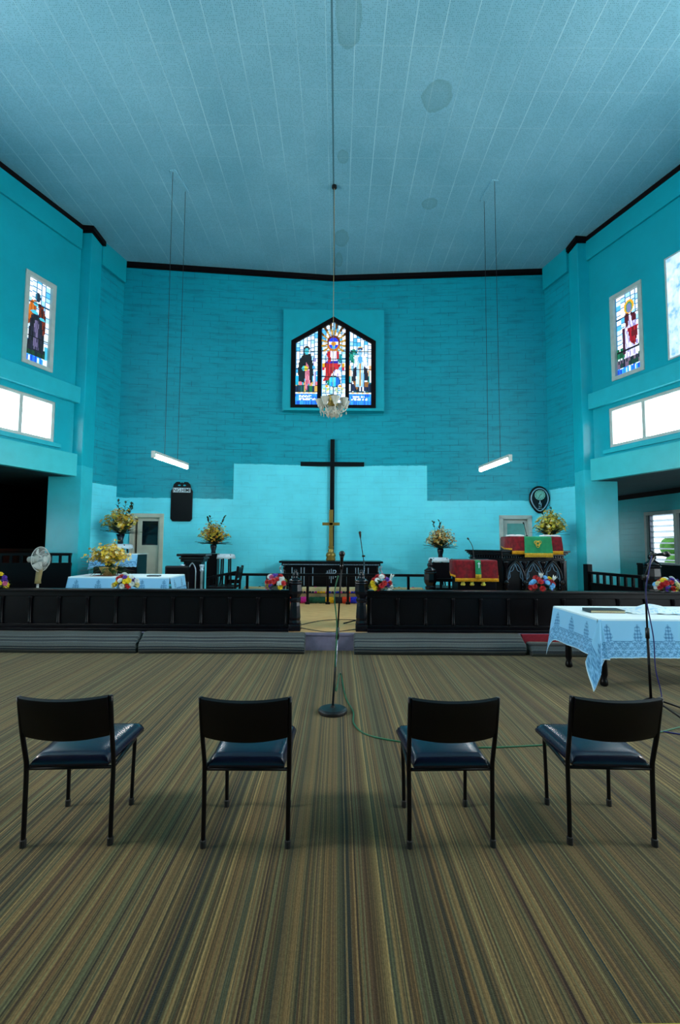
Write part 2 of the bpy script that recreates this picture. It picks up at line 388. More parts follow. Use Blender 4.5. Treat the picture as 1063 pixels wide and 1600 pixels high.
# nave side walls, clerestory strips and tall lights
def frame_pts(A, B):
    A3 = Vector((A.x, A.y, 0)); L = (B-A).length; d = Vector(((B.x-A.x)/L, (B.y-A.y)/L, 0)); return A3, d, L
LF = frame_pts(LA, LB); RF = frame_pts(RA, RB)
CLER = [(.43, 3.0), (3.7, 6.3), (7.0, 9.6), (10.3, 12.6)]
TALL_L = [(.545, 1.19), (1.75, 3.0), (4.0, 4.65), (5.2, 6.3), (7.5, 9.3), (11.2, 12.2)]
TALL_R = [(.55, 1.27), (1.735, 3.0), (4.0, 4.65), (5.2, 6.3), (7.5, 9.3), (11.2, 12.2)]
holesL = [(a, b, 3.6, 4.43) for a, b in CLER] + [(a, b, 5.0, 6.84 if i != 1 else 6.95) for i, (a, b) in enumerate(TALL_L)]
holesR = [(a, b, 3.62, 4.45) for a, b in CLER] + [(a, b, 5.0, 6.83 if i != 1 else 6.95) for i, (a, b) in enumerate(TALL_R)]
struct(wall('wall_left', LA, LB, 2.97, H, .22, -1, holesL, 'plaster'))
struct(wall('wall_right', RA, RB, 2.97, H, .22, 1, holesR, 'plaster'))
def strip(nm, F, s, u0, u1, z0, z1, depth, mat, bevel=.008, back=0):
    A, d, L = F; n = Vector((d.y, -d.x, 0)) if s < 0 else Vector((-d.y, d.x, 0))   # towards the room
    n = -n if s < 0 else -n
    a = A+d*u0; b = A+d*u1; bm = new()
    q = [a - n*back, b - n*back, b+n*depth, a+n*depth]
    prism_z(bm, [(v.x, v.y) for v in q], z0, z1); return obj(nm, bm, mat, None, bevel=bevel)
def room_normal(F, s):
    A, d, L = F; n = Vector((-d.y, d.x, 0)); c = Vector((0, 4, 0)) - A
    return n if n.dot(c) > 0 else -n
def strip(nm, F, u0, u1, z0, z1, depth, mat, bevel=.008, back=0):
    A, d, L = F; n = room_normal(F, 0); a = A+d*u0; b = A+d*u1; bm = new()
    q = [a-n*back, b-n*back, b+n*depth, a+n*depth]
    prism_z(bm, [(v.x, v.y) for v in q], z0, z1); return obj(nm, bm, mat, None, bevel=bevel)
for nm, F, u0 in (('left', LF, -.06), ('right', RF, -.05)):
    struct(strip('band_'+nm, F, u0, 12.9, 4.54, 4.89, .1, 'ledge_paint'))
    struct(strip('gallery_beam_'+nm, F, u0, 12.9, 2.96, 3.44, .09, 'band_paint', .01, .22))
    struct(strip('sill_'+nm, F, .3, 12.9, 3.50, 3.585, .05, 'ledge_paint'))
    struct(strip('head_band_'+nm, F, 0.02, 12.9, 7.95, H, .05, 'plaster'))
# aisles: soffits and outer walls
AR = [(7.96, 14.0), (8.211, 10.796), (8.44, 7.9), (12.6, -3.0)]; AL = [(-7.85, 14.0), (-8.225, 11.062), (-8.5, 7.9), (-12.6, -3.0)]
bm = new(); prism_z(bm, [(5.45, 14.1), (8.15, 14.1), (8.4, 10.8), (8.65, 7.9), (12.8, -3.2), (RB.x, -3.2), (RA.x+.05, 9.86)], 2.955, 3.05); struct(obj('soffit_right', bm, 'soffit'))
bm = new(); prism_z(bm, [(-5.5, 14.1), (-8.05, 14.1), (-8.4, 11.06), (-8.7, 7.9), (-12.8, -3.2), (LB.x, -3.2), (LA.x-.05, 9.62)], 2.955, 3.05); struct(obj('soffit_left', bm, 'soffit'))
segL = Vector((AR[1][0]-AR[0][0], AR[1][1]-AR[0][1])).length
lu = lambda x, y: 0
w_u0 = (Vector((8.12, 11.95))-Vector(AR[0])).length; w_u1 = w_u0 + 2.05
fullR = ((8.48, 7.4)); LENR = (Vector((8.47, 7.4))-Vector(AR[0])).length
struct(wall('wall_aisle_right', AR[0], (8.47, 7.4), 0, 3.0, .2, 1, [(w_u0, w_u1, 1.05, 2.43)], 'aisle_block'))
struct(wall('wall_aisle_right_nave', (8.47, 7.4), AR[3], 0, 3.0, .2, 1, [(1.5, 3.5, 1.05, 2.43), (5.0, 7.0, 1.05, 2.43), (8.5, 10.5, 1.05, 2.43)], 'aisle_block'))
struct(wall('wall_aisle_left', AL[0], (-8.55, 7.4), 0, 3.0, .2, -1, [], 'aisle_shade'))
struct(wall('wall_aisle_left_nave', (-8.55, 7.4), AL[3], 0, 3.0, .2, -1, [(3.0, 5.0, 1.05, 2.43), (6.5, 8.5, 1.05, 2.43)], 'aisle_block'))
struct(wall('wall_aisle_end_right', (8.1, 14.0), (5.4, 14.0), 0, 3.0, .2, -1, [(.5, 2.1, 1.1, 2.5)], 'aisle_block')); struct(wall('wall_aisle_end_left', (-8.1, 14.0), (-5.4, 14.0), 0, 3.0, .2, 1, [], 'aisle_shade'))
struct(wall('wall_aisle_inner_right', (5.75, 10.2), (5.6, 14.0), 0, 3.0, .15, 1, [], 'aisle_block')); struct(wall('wall_aisle_inner_left', (-5.75, 10.1), (-5.6, 14.0), 0, 3.0, .15, -1, [], 'aisle_shade'))
for nm, P in (('right', AR), ('left', AL)):
    s = 1 if nm == 'right' else -1
    bm = new(); a = Vector(P[0]); b = Vector((8.47*s if s > 0 else -8.55, 7.4)); n = Vector((-s*.05, 0))
    prism_z(bm, [a, b, b+n, a+n], 2.83, 2.955); struct(obj('trim_aisle_'+nm, bm, 'crown'))
# rear wall of the nave; its windows and the porch glazing are added light sources
REAR = [(1.6, 4.0), (8.6, 11.2), (15.8, 18.2)]
struct(wall('wall_rear', (-10.05, -3.0), (9.72, -3.0), 0, H, .25, -1, [(a, b, 2.6, 6.6) for a, b in REAR], 'plaster'))
struct(wall('wall_rear_aisle_left', (-12.7, -3.0), (-10.0, -3.0), 0, 3.0, .25, -1, [], 'plaster')); struct(wall('wall_rear_aisle_right', (9.7, -3.0), (12.7, -3.0), 0, 3.0, .25, -1, [(.6, 2.4, .3, 2.5)], 'plaster'))

# unseen deck added above the camera to darken the near floor
bm = new(); prism_z(bm, [(-10.0, -3.0), (9.7, -3.0), (8.45, .85), (-8.6, .85)], 2.95, 3.15); bb(bm, (-8.6, .85, 2.9), (8.45, .95, 4.0)); struct(obj('added_shade_deck', bm, 'soffit'))

# crown moulding following the plan
crown = [(LB.x, LB.y), (LA.x, LA.y+.0), (-5.45, 9.64), (-5.45, 10.09), (-5.535, 10.12), CL, CM, CR, (5.43, 10.24), (5.37, 10.21), (5.37, 9.82), (RA.x, RA.y-.02), (RB.x, RB.y)]
def offset_poly(pts, d):
    out = []
    for i, p in enumerate(pts):
        p = Vector(p); ns = []
        for q, r in ((i-1, i), (i, i+1)):
            if q < 0 or r >= len(pts): continue
            e = (Vector(pts[r])-Vector(pts[q])).normalized(); ns.append(Vector((e.y, -e.x)))
        n = sum(ns, Vector((0,0))); n.normalize(); k = max(.45, n.dot(ns[0])); out.append(p+n*(d/k))
    return out
inn = offset_poly(crown, .06); out_ = offset_poly(crown, -.03)
bm = new()
for i in range(len(crown)-1):
    prism_z(bm, [out_[i], out_[i+1], inn[i+1], inn[i]], 8.395, H)
    # small lower bead
inn2 = offset_poly(crown, .03)
for i in range(len(crown)-1): prism_z(bm, [out_[i], out_[i+1], inn2[i+1], inn2[i]], 8.365, 8.396)
struct(obj('trim_crown', bm, 'crown'))

# ------------------------------------------------------------------ windows
def local(F, u, z, dep=0):
    A, d, L = F; n = room_normal(F, 0); v = A+d*u+n*dep; return Vector((v.x, v.y, z))
def win_frame(bm, F, u0, u1, z0, z1, w, d0, d1, mull=()):
    A, d, L = F; n = room_normal(F, 0); ang = math.atan2(d.y, d.x)
    R = Matrix.Rotation(ang, 4, 'Z')
    def bar(ua, ub, za, zb):
        c = A+d*((ua+ub)/2)+n*((d0+d1)/2); bx(bm, (c.x, c.y, (za+zb)/2), (ub-ua, abs(d1-d0), zb-za), R)
    bar(u0, u1, z0, z0+w); bar(u0, u1, z1-w, z1); bar(u0, u0+w, z0+w, z1-w); bar(u1-w, u1, z0+w, z1-w)
    for m in mull: bar(m-w*.55, m+w*.55, z0+w, z1-w)
def pane_box(F, u0, u1, z0, z1, dep, th=.012):
    A, d, L = F; n = room_normal(F, 0); c = A+d*((u0+u1)/2)+n*dep; bm = new()
    bx(bm, (c.x, c.y, (z0+z1)/2), (u1-u0, th, z1-z0), Matrix.Rotation(math.atan2(d.y, d.x), 4, 'Z')); return bm
wn = [0]
def wname(): wn[0] += 1; return 'window_%d' % wn[0]
for F, z0, z1, ms in ((LF, 3.6, 4.43, .695), (RF, 3.62, 4.45, .755)):
    for (a, b) in CLER:
        bm = new(); mull = [a+ms*i for i in range(1, 4) if a+ms*i < b-.2]
        win_frame(bm, F, a, b, z0, z1, .06, -.1, -.02, mull)
        o = struct(obj(wname(), bm, 'white_paint')); obj('pane', pane_box(F, a+.02, b-.02, z0+.02, z1-.02, -.09), 'daylight_pane', o)

# stained glass: each cell of lead-lined glass is one face, coloured from a drawn design
def hsh(*a):
    x = math.sin(sum(v*k for v, k in zip(a, (12.9898, 78.233, 37.719))))*43758.5453; return x-math.floor(x)
def inside_poly(x, y, P):
    r = False; n = len(P)
    for i in range(n):
        x1, y1 = P[i]; x2, y2 = P[(i+1)%n]
        if (y1 > y) != (y2 > y) and x < (x2-x1)*(y-y1)/(y2-y1)+x1: r = not r
    return r
def E(x, y, cx, cy, rx, ry): return ((x-cx)/rx)**2+((y-cy)/ry)**2 < 1
W_ = lin('#eef8ff'); DK = lin('#050a1c'); LEAD = lin('#03060c')
def quarry(x, y, n, seed, w):
    """pale rectangular background quarries with lead lines; x in 0..1, y in metres-ish units"""
    cw = 1.0/n; i = math.floor(x/cw); jy = y/(.085*w)+hsh(i, seed)*1.0; j = math.floor(jy)
    fx = x/cw-i; fy = jy-j
    if fx < .13 or fy < .13: return lin('#1f6f9c')
    h = hsh(i, j, seed)
    return lin('#4fb4e8') if h < .12 else lin('#9fdcfc') if h < .28 else W_ if h < .85 else lin('#cfefff')
def jitterpal(x, y, pal, seed, sc=60):
    sc *= 1.9
    return lin(pal[int(hsh(math.floor(x*sc), math.floor(y*sc*.7), seed)*len(pal)) % len(pal)])
def left_light(x, y):      # x 0..1 across, y 0..1 of 1.7 m shoulder height
    if y < .165:
        if .145 < y: return lin('#e8c890') if int(x*9)%2 else W_
        if (.105 < y < .128 and .15 < x < .75 or .062 < y < .088 and .15 < x < .95) and hsh(int(x*22), int(y*60), 3) > .3: return W_
        return jitterpal(x, y, ['#1f78e0','#2b8df0','#1552c8','#36a2f5'], 2, 14)
    if abs(y-.47) < .006 or abs(y-.70) < .006 or abs(y-.167) < .006: return LEAD
    if E(x, y, .5, .70, .1, .045): return lin('#3fb4c4')           # face
    if E(x, y, .5, .73, .13, .04) or E(x, y, .42, .69, .06, .07): return lin('#231512')
    if E(x, y, .42, .475, .14, .035): return lin('#3fc0c8') if x < .4 else lin('#d0c02c')
    if E(x, y, .83, .49, .06, .025): return lin('#37a8e0')
    if inside_poly(x, y, [(.36,.67),(.68,.67),(.82,.5),(.76,.3),(.66,.28),(.61,.5),(.47,.56),(.44,.42),(.4,.29),(.14,.31),(.1,.45),(.16,.58)]): return lin('#070912')
    if inside_poly(x, y, [(.45,.655),(.58,.655),(.6,.5),(.56,.4),(.47,.4)]): return lin('#d7c3d0') if y > .58 else lin('#b06a80')
    if inside_poly(x, y, [(.42,.45),(.62,.45),(.7,.3),(.56,.27),(.52,.19),(.44,.19),(.42,.3)]): return jitterpal(x, y, ['#c46a86','#a8506c','#d890a4'], 5, 14)
    if inside_poly(x, y, [(.8,.62),(.92,.6),(.95,.4),(.9,.25),(.78,.25),(.82,.42)]): return jitterpal(x, y, ['#2c2a5c','#dfe6ff','#8a86c0'], 6, 12)
    if y < .26: return jitterpal(x, y, ['#0c5a4c','#10284a','#0f6a3c','#caa24a','#081a2c'], 7, 9)
    if y < .31: return jitterpal(x, y, ['#b8883c','#d86a8a','#c8b060','#17a0c0'], 8, 9)
    if y < .38: return lin('#19a8d8') if hsh(int(x*8), int(y*30)) > .3 else lin('#0f5f88')
    return quarry(x, y*3, 6, 1, 1.9)
def right_light(x, y):
    if y < .165:
        if .145 < y: return lin('#e8c890') if int(x*9)%2 else W_
        if (.105 < y < .125 and .15 < x < .7 or .065 < y < .088 and .1 < x < .85) and hsh(int(x*22), int(y*60), 9) > .3: return W_
        return jitterpal(x, y, ['#1f78e0','#2b8df0','#1552c8','#36a2f5'], 12, 14)
    if abs(y-.47) < .006 or abs(y-.70) < .006 or abs(y-.167) < .006: return LEAD
    if E(x, y, .5, .685, .09, .045): return lin('#7fb4d8')
    if E(x, y, .5, .735, .12, .018): return lin('#26305c')
    if E(x, y, .5, .735, .12, .03): return lin('#caa24a')
    if E(x, y, .5, .6, .1, .05): return lin('#4aa0ea')
    if inside_poly(x, y, [(.44,.58),(.56,.58),(.56,.25),(.47,.25)]) and .47 < x < .54: return lin('#b98a3c')
    if inside_poly(x, y, [(.36,.58),(.64,.58),(.68,.24),(.3,.24)]): return jitterpal(x, y, ['#9fd0ef','#c9e6fb','#7db7dd'], 13, 16)
    if inside_poly(x, y, [(.24,.62),(.38,.66),(.62,.66),(.78,.62),(.8,.48),(.62,.52),(.4,.52),(.2,.48)]): return jitterpal(x, y, ['#e6eafc','#c4cdf0'], 14, 14)
    if inside_poly(x, y, [(.2,.49),(.36,.53),(.3,.32),(.12,.31)]) or inside_poly(x, y, [(.66,.53),(.82,.49),(.9,.33),(.7,.32)]): return lin('#160c22')
    if inside_poly(x, y, [(.12,.33),(.3,.33),(.42,.23),(.36,.2)]) or inside_poly(x, y, [(.7,.31),(.9,.31),(.86,.24),(.7,.24)]): return lin('#8a5a22')
    if E(x, y, .2, .64, .2, .09) and hsh(int(x*16), int(y*40)) > .25: return jitterpal(x, y, ['#0c6a5a','#0a4a4a','#2aa890'], 15, 18)
    if y < .3: return jitterpal(x, y, ['#06182c','#e8f4ff','#0c5a6c','#14224a','#dff0ff'], 16, 8)
    if y < .52 and (x < .14 or x > .84): return jitterpal(x, y, ['#0c5a4c','#19a0a8','#d8a878','#e6f2ff'], 17, 10)
    return quarry(x, y*3, 6, 21, 1.9)
def centre_light(x, y):    # y 0..1 of 2.16 m
    for q in (.13, .335, .55, .75): 
        if abs(y-q) < .004: return LEAD
    dx = (x-.5); dy = (y-.74)*2.9; r = math.hypot(dx, dy)
    if y < .13: return quarry(x, y*3, 5, 31, 1.9)
    if E(x, y, .5, .735, .09, .028): return lin('#d08a20')
    if E(x, y, .5, .70, .08, .03): return lin('#3fb0d8')
    if r < .2: return lin('#1834e0') if abs(dy) > .05 else lin('#f4f4e4')
    if r < .28: return lin('#5c1c12') if dy > -.05 else lin('#b06a18')
    if y > .6 and r < .75:
        a = math.atan2(dy, dx); k = (a/(PI/8)) % 1.0
        if (.28 < k < .72) and dy > -.3: return lin('#a8842a') if r < .5 else lin('#4a3008')
    if inside_poly(x, y, [(.24,.65),(.36,.65),(.4,.52),(.26,.5)]) or inside_poly(x, y, [(.62,.65),(.74,.65),(.72,.56),(.62,.56)]): return lin('#a81420')
    if inside_poly(x, y, [(.36,.67),(.62,.67),(.68,.53),(.34,.53)]): return jitterpal(x, y, ['#d8d8f4','#f2f2ff','#b8b4dc'], 33, 14)
    if inside_poly(x, y, [(.08,.68),(.2,.7),(.24,.52),(.12,.5)]): return jitterpal(x, y, ['#e8eeff','#2a1a80','#9fd6f4'], 34, 14)
    if inside_poly(x, y, [(.7,.62),(.86,.6),(.84,.5),(.72,.5)]): return jitterpal(x, y, ['#0c2a5c','#19a0b0','#0f5a50'], 35, 14)
    if inside_poly(x, y, [(.22,.54),(.72,.54),(.7,.5),(.18,.5)]): return lin('#141a9c')
    if inside_poly(x, y, [(.14,.52),(.84,.49),(.7,.43),(.54,.42),(.42,.36),(.3,.3),(.06,.285),(.16,.36)]): return jitterpal(x, y, ['#a00f1c','#7a0a18','#b8202c'], 36, 10)
    if inside_poly(x, y, [(.55,.43),(.8,.42),(.76,.34),(.48,.36)]): return jitterpal(x, y, ['#e4e0ff','#6a5aa8','#fafaff'], 37, 18)
    if E(x, y, .5, .285, .27, .062): return jitterpal(x, y, ['#28c0dc','#1f8ce8','#0f7a50','#54d0ea'], 38, 8) if x < .6 else lin('#1460c8')
    if E(x, y, .5, .285, .3, .07): return DK
    if .04 < x < .12 and .42 < y < .5 or .88 < x < .96 and .42 < y < .5: return lin('#d8a010') if y > .45 else lin('#c02040')
    if (E(x, y, .22, .225, .07, .015) or E(x, y, .78, .225, .07, .015)): return lin('#e0a020')
    if .15 < y < .21 and abs(abs(x-.5)-.25) < .2 and hsh(int(x*24), int(y*90)) > .62: return jitterpal(x, y, ['#a0c85a','#5aa8e0','#d8d878'], 39, 24)
    return quarry(x, y*3.2, 6, 41, 1.9)
def saint_left(x, y):
    if y < .1: return jitterpal(x, y, ['#1448c8','#2ea0f0','#dff2ff','#1f70e0'], 51, 9)
    if abs(y-.32) < .006 or abs(y-.72) < .006 or abs(y-.5) < .005: return LEAD
    if E(x, y, .47, .8, .12, .06): return lin('#1a2a3c') if x > .42 else lin('#1f6a8c')
    if E(x, y, .4, .71, .1, .025) or E(x, y, .35, .61, .16, .02) or E(x, y, .7, .56, .12, .02): return lin('#3fb8d0')
    if inside_poly(x, y, [(.2,.74),(.44,.76),(.4,.6),(.22,.56),(.16,.45),(.03,.45),(.08,.64)]): return jitterpal(x, y, ['#a8560c','#7a3a08','#c06a10'], 52, 12)
    if inside_poly(x, y, [(.5,.74),(.72,.72),(.86,.6),(.86,.4),(.76,.38),(.7,.52),(.54,.6)]): return jitterpal(x, y, ['#4a1408','#7a2c08','#301008'], 53, 12)
    if inside_poly(x, y, [(.38,.52),(.55,.52),(.6,.18),(.34,.18)]): return jitterpal(x, y, ['#4a4468','#6a6488','#2a2840'], 54, 14)
    if inside_poly(x, y, [(.2,.6),(.78,.58),(.84,.16),(.1,.16)]): return jitterpal(x, y, ['#0c0e1a','#14161e','#1c1c30'], 55, 14)
    if y < .2 and x < .9: return jitterpal(x, y, ['#0c2a1c','#123a20','#0a1420'], 56, 10)
    if y < .26 and x > .84: return lin('#3fb0d0')
    return quarry(x, y*2.6, 5, 57, 1.9)
def saint_right(x, y):
    if y < .1: return jitterpal(x, y, ['#1448c8','#2ea0f0','#dff2ff','#1f70e0'], 61, 9)
    if abs(y-.3) < .006 or abs(y-.72) < .006 or abs(y-.5) < .005: return LEAD
    if E(x, y, .55, .8, .09, .06): return lin('#6a78a8')
    if E(x, y, .55, .82, .2, .085): return lin('#e0a41c') if E(x, y, .55, .82, .2, .085) and not E(x, y, .55, .81, .14, .065) else lin('#3f8a4c')
    if inside_poly(x, y, [(.34,.73),(.56,.76),(.5,.6),(.4,.56)]) or inside_poly(x, y, [(.6,.74),(.8,.7),(.84,.62),(.66,.62)]): return lin('#4a0c1c')
    if inside_poly(x, y, [(.46,.55),(.88,.56),(.86,.44),(.74,.32),(.56,.38)]): return jitterpal(x, y, ['#8a0a1c','#5c0814','#a81428'], 62, 12)
    if .25 < x < .34 and .25 < y < .58: return lin('#3a1030')
    if inside_poly(x, y, [(.4,.74),(.8,.72),(.9,.4),(.84,.2),(.3,.2),(.34,.5)]): return jitterpal(x, y, ['#e6e8ff','#b8b6dc','#8a84c0','#f2f4ff'], 63, 14)
    if y < .2: return jitterpal(x, y, ['#0c1c2a','#2a2c3c','#123a30','#6a5a70'], 64, 10)
    if y < .34: return jitterpal(x, y, ['#0c4a2c','#0f6a4c','#dfe8f0'], 65, 10)
    return quarry(x, y*2.6, 5, 66, 1.9)
def glass_panel(name, parent, P, w, h, nx, ny, fn, topfn=None):
    """P(x,z,depth) maps panel metres to world; cells above topfn(x) are trimmed to its slope"""
    bm = new(); cols = []
    for j in range(ny):
        for i in range(nx):
            x0, x1 = w*i/nx, w*(i+1)/nx; z0, z1 = h*j/ny, h*(j+1)/ny
            if topfn:
                t0, t1 = topfn(x0), topfn(x1)
                if z0 >= min(t0, t1): continue
                qs = [(x0,z0), (x1,z0), (x1,min(z1,t1)), (x0,min(z1,t0))]
            else: qs = [(x0,z0), (x1,z0), (x1,z1), (x0,z1)]
            bm.faces.new([bm.verts.new(P(a, b, 0)) for a, b in qs]); cols.append(fn((x0+x1)/2/w, (z0+z1)/2/h))
    me = bpy.data.meshes.new(name); bmesh.ops.remove_doubles(bm, verts=bm.verts[:], dist=1e-5)
    bm.faces.ensure_lookup_table(); bm.to_mesh(me); bm.free(); me.materials.append(M['stained_glass'])
    a = me.color_attributes.new('pattern', 'FLOAT_COLOR', 'CORNER')
    for p, c in zip(me.polygons, cols):
        for li in p.loop_indices: a.data[li].color = c
    o = bpy.data.objects.new(name, me); link(o, parent)
    s = o.modifiers.new('thickness', 'SOLIDIFY'); s.thickness = .01
    return o
# side saints
def tall(F, u0, u1, z0, z1, fn, flip):
    bm = new(); win_frame(bm, F, u0, u1, z0, z1, .085, -.06, .025)
    o = struct(obj(wname(), bm, 'white_paint', bevel=.008))
    if fn:
        w = u1-u0-.17; A, d, L = F
        def P(x, z, k): return local(F, (u0+.085+x) if not flip else (u1-.085-x), z0+.06+z, -.05)
        glass_panel('stained_glass', o, P, w, z1-z0-.13, 28, 90, fn)
    else: obj('pane', pane_box(F, u0+.05, u1-.05, z0+.05, z1-.05, -.04), 'frosted_pane', o)
tall(LF, *TALL_L[0], 5.0, 6.84, saint_left, True); tall(RF, *TALL_R[0], 5.0, 6.83, saint_right, False)
tall(LF, *TALL_L[1], 5.0, 6.95, None, False)
# right frosted light: blue-white curtain-like pane filling the reveal
bm = new(); win_frame(bm, RF, 1.735, 3.0, 5.0, 6.95, .03, -.02, .012); o = struct(obj(wname(), bm, 'white_paint')); obj('pane', pane_box(RF, 1.76, 2.98, 5.02, 6.93, 0), 'frosted_pane', o)
for F, T in ((LF, TALL_L), (RF, TALL_R)):
    for (a, b) in T[2:]:
        key = b-a > 1.5; bm = new(); win_frame(bm, F, a, b, 5.0, 6.84, .08, -.08, .02); o = struct(obj(wname(), bm, 'white_paint')); obj('pane', pane_box(F, a+.04, b-.04, 5.03, 6.8, -.07), 'unseen_key_pane' if key else 'added_fill_pane', o)  # unseen windows added to light the nave; key panes match the chair shadows
FR = (Vector((-10.05, -3.0, 0)), Vector((1, 0, 0)), 19.77)
for (a, b) in REAR:
    bm = new(); win_frame(bm, FR, a, b, 2.6, 6.6, .09, -.08, .02, [a+(b-a)/3, a+(b-a)*2/3]); o = struct(obj(wname(), bm, 'white_paint')); obj('pane', pane_box(FR, a+.04, b-.04, 2.63, 6.57, -.07), 'added_rear_pane', o)  # unseen rear windows, added as light from behind the camera
for A, B, hs in (((8.47, 7.4), AR[3], [(1.5, 3.5), (5.0, 7.0), (8.5, 10.5)]), ((-8.55, 7.4), AL[3], [(3.0, 5.0), (6.5, 8.5)])):
    F = frame_pts(Vector(A), Vector(B))
    for a, b in hs:
        bm = new(); win_frame(bm, F, a, b, 1.05, 2.43, .07, -.12, .02, [(a+b)/2]); o = struct(obj(wname(), bm, 'white_paint')); obj('pane', pane_box(F, a+.03, b-.03, 1.08, 2.4, -.1), 'added_aisle_pane', o)  # unseen aisle windows, added to brighten the aisle walls

FE = (Vector((8.1, 14.0, 0)), Vector((-1, 0, 0)), 2.7)
bm = new(); win_frame(bm, FE, .5, 2.1, 1.1, 2.5, .07, -.1, .02, [1.3]); o = struct(obj(wname(), bm, 'white_paint')); obj('pane', pane_box(FE, .53, 2.07, 1.13, 2.47, -.08), 'end_pane', o)
FP = (Vector((9.7, -3.0, 0)), Vector((1, 0, 0)), 3.0)
bm = new(); win_frame(bm, FP, .6, 2.4, .3, 2.5, .08, -.1, .02, [1.5]); o = struct(obj(wname(), bm, 'white_paint')); obj('pane', pane_box(FP, .63, 2.37, .33, 2.47, -.08), 'added_porch_pane', o)  # unseen glazed door, added to send light along the right aisle

# pointed three-light window over the altar, in a flat boxed surround
WX = -.125
bm = new()
so = [(-1.395, 4.86), (1.15, 4.86), (1.15, 7.47), (-1.395, 7.47)]
pent = [(-1.19, 4.93), (.94, 4.93), (.94, 6.66), (WX, 7.29), (-1.19, 6.66)]
yf, yb = 11.17, 11.36
def quad(ps): bm.faces.new([bm.verts.new(p) for p in ps])
ou = [(-1.395,4.86), (1.15,4.86), (1.15,6.66), (1.15,7.47), (WX,7.47), (-1.395,7.47), (-1.395,6.66)]
inn_ = [(-1.19,4.93), (.94,4.93), (.94,6.66), (.94,6.66), (WX,7.29), (-1.19,6.66), (-1.19,6.66)]
for i in range(7):
    j = (i+1) % 7; q = [ou[i], ou[j], inn_[j], inn_[i]]; q2 = [p for k, p in enumerate(q) if p not in q[:k]]
    quad([(x, yf, z) for x, z in q2]); quad([(ou[i][0], yf, ou[i][1]), (ou[j][0], yf, ou[j][1]), (ou[j][0], yb+.06, ou[j][1]), (ou[i][0], yb+.06, ou[i][1])])
    if inn_[i] != inn_[j]: quad([(inn_[i][0], yf, inn_[i][1]), (inn_[j][0], yf, inn_[j][1]), (inn_[j][0], yb, inn_[j][1]), (inn_[i][0], yb, inn_[i][1])])
bmesh.ops.remove_doubles(bm, verts=bm.verts[:], dist=1e-5)
struct(obj('window_surround', bm, 'box_paint'))
bm = new(); bb(bm, (-1.36, 11.12, 4.86), (1.12, 11.2, 4.93)); struct(obj('window_sill', bm, 'box_paint', bevel=.01))
slope = (7.29-6.66)/(WX+1.19)
def top_at(x): return 6.66+slope*(x+1.19) if x < WX else 6.66+slope*(.94-x)
bm = new(); y0, y1 = 11.15, 11.24; fw = .115
prism(bm, [(-1.19,4.93), (.94,4.93), (.94,5.02), (-1.19,5.02)], y0, y1)
prism(bm, [(-1.19,5.02), (-1.19+fw,5.02), (-1.19+fw,top_at(-1.19+fw)-.1), (-1.19,6.66)], y0, y1)
prism(bm, [(.94-fw,5.02), (.94,5.02), (.94,6.66), (.94-fw,top_at(.94-fw)-.1)], y0, y1)
prism(bm, [(-1.19,6.66), (-1.19+fw,top_at(-1.19+fw)-.1-.02), (WX,7.29-.125), (WX,7.29)], y0, y1); prism(bm, [(.94,6.66), (WX,7.29), (WX,7.29-.125), (.94-fw,top_at(.94-fw)-.12)], y0, y1)
for mx in (-.475, .225): prism(bm, [(mx-.05,5.0), (mx+.05,5.0), (mx+.05,top_at(mx+.05)-.09), (mx-.05,top_at(mx-.05)-.09)], y0, y1)
wo = struct(obj(wname(), bm, 'crown'))
wl0, wl1 = -1.19+fw, -.525
def light(x0, x1, fn, hh):
    def P(x, z, k): return Vector((x0+x, 11.21, 5.02+z))
    glass_panel('stained_glass', wo, P, x1-x0, hh, 30, int(30*hh/(x1-x0)), fn, lambda x: top_at(x0+x)-.1-5.02)
light(wl0, wl1, left_light, 1.98); light(-.425, .175, centre_light, 2.16); light(.275, .94-fw, right_light, 1.98)

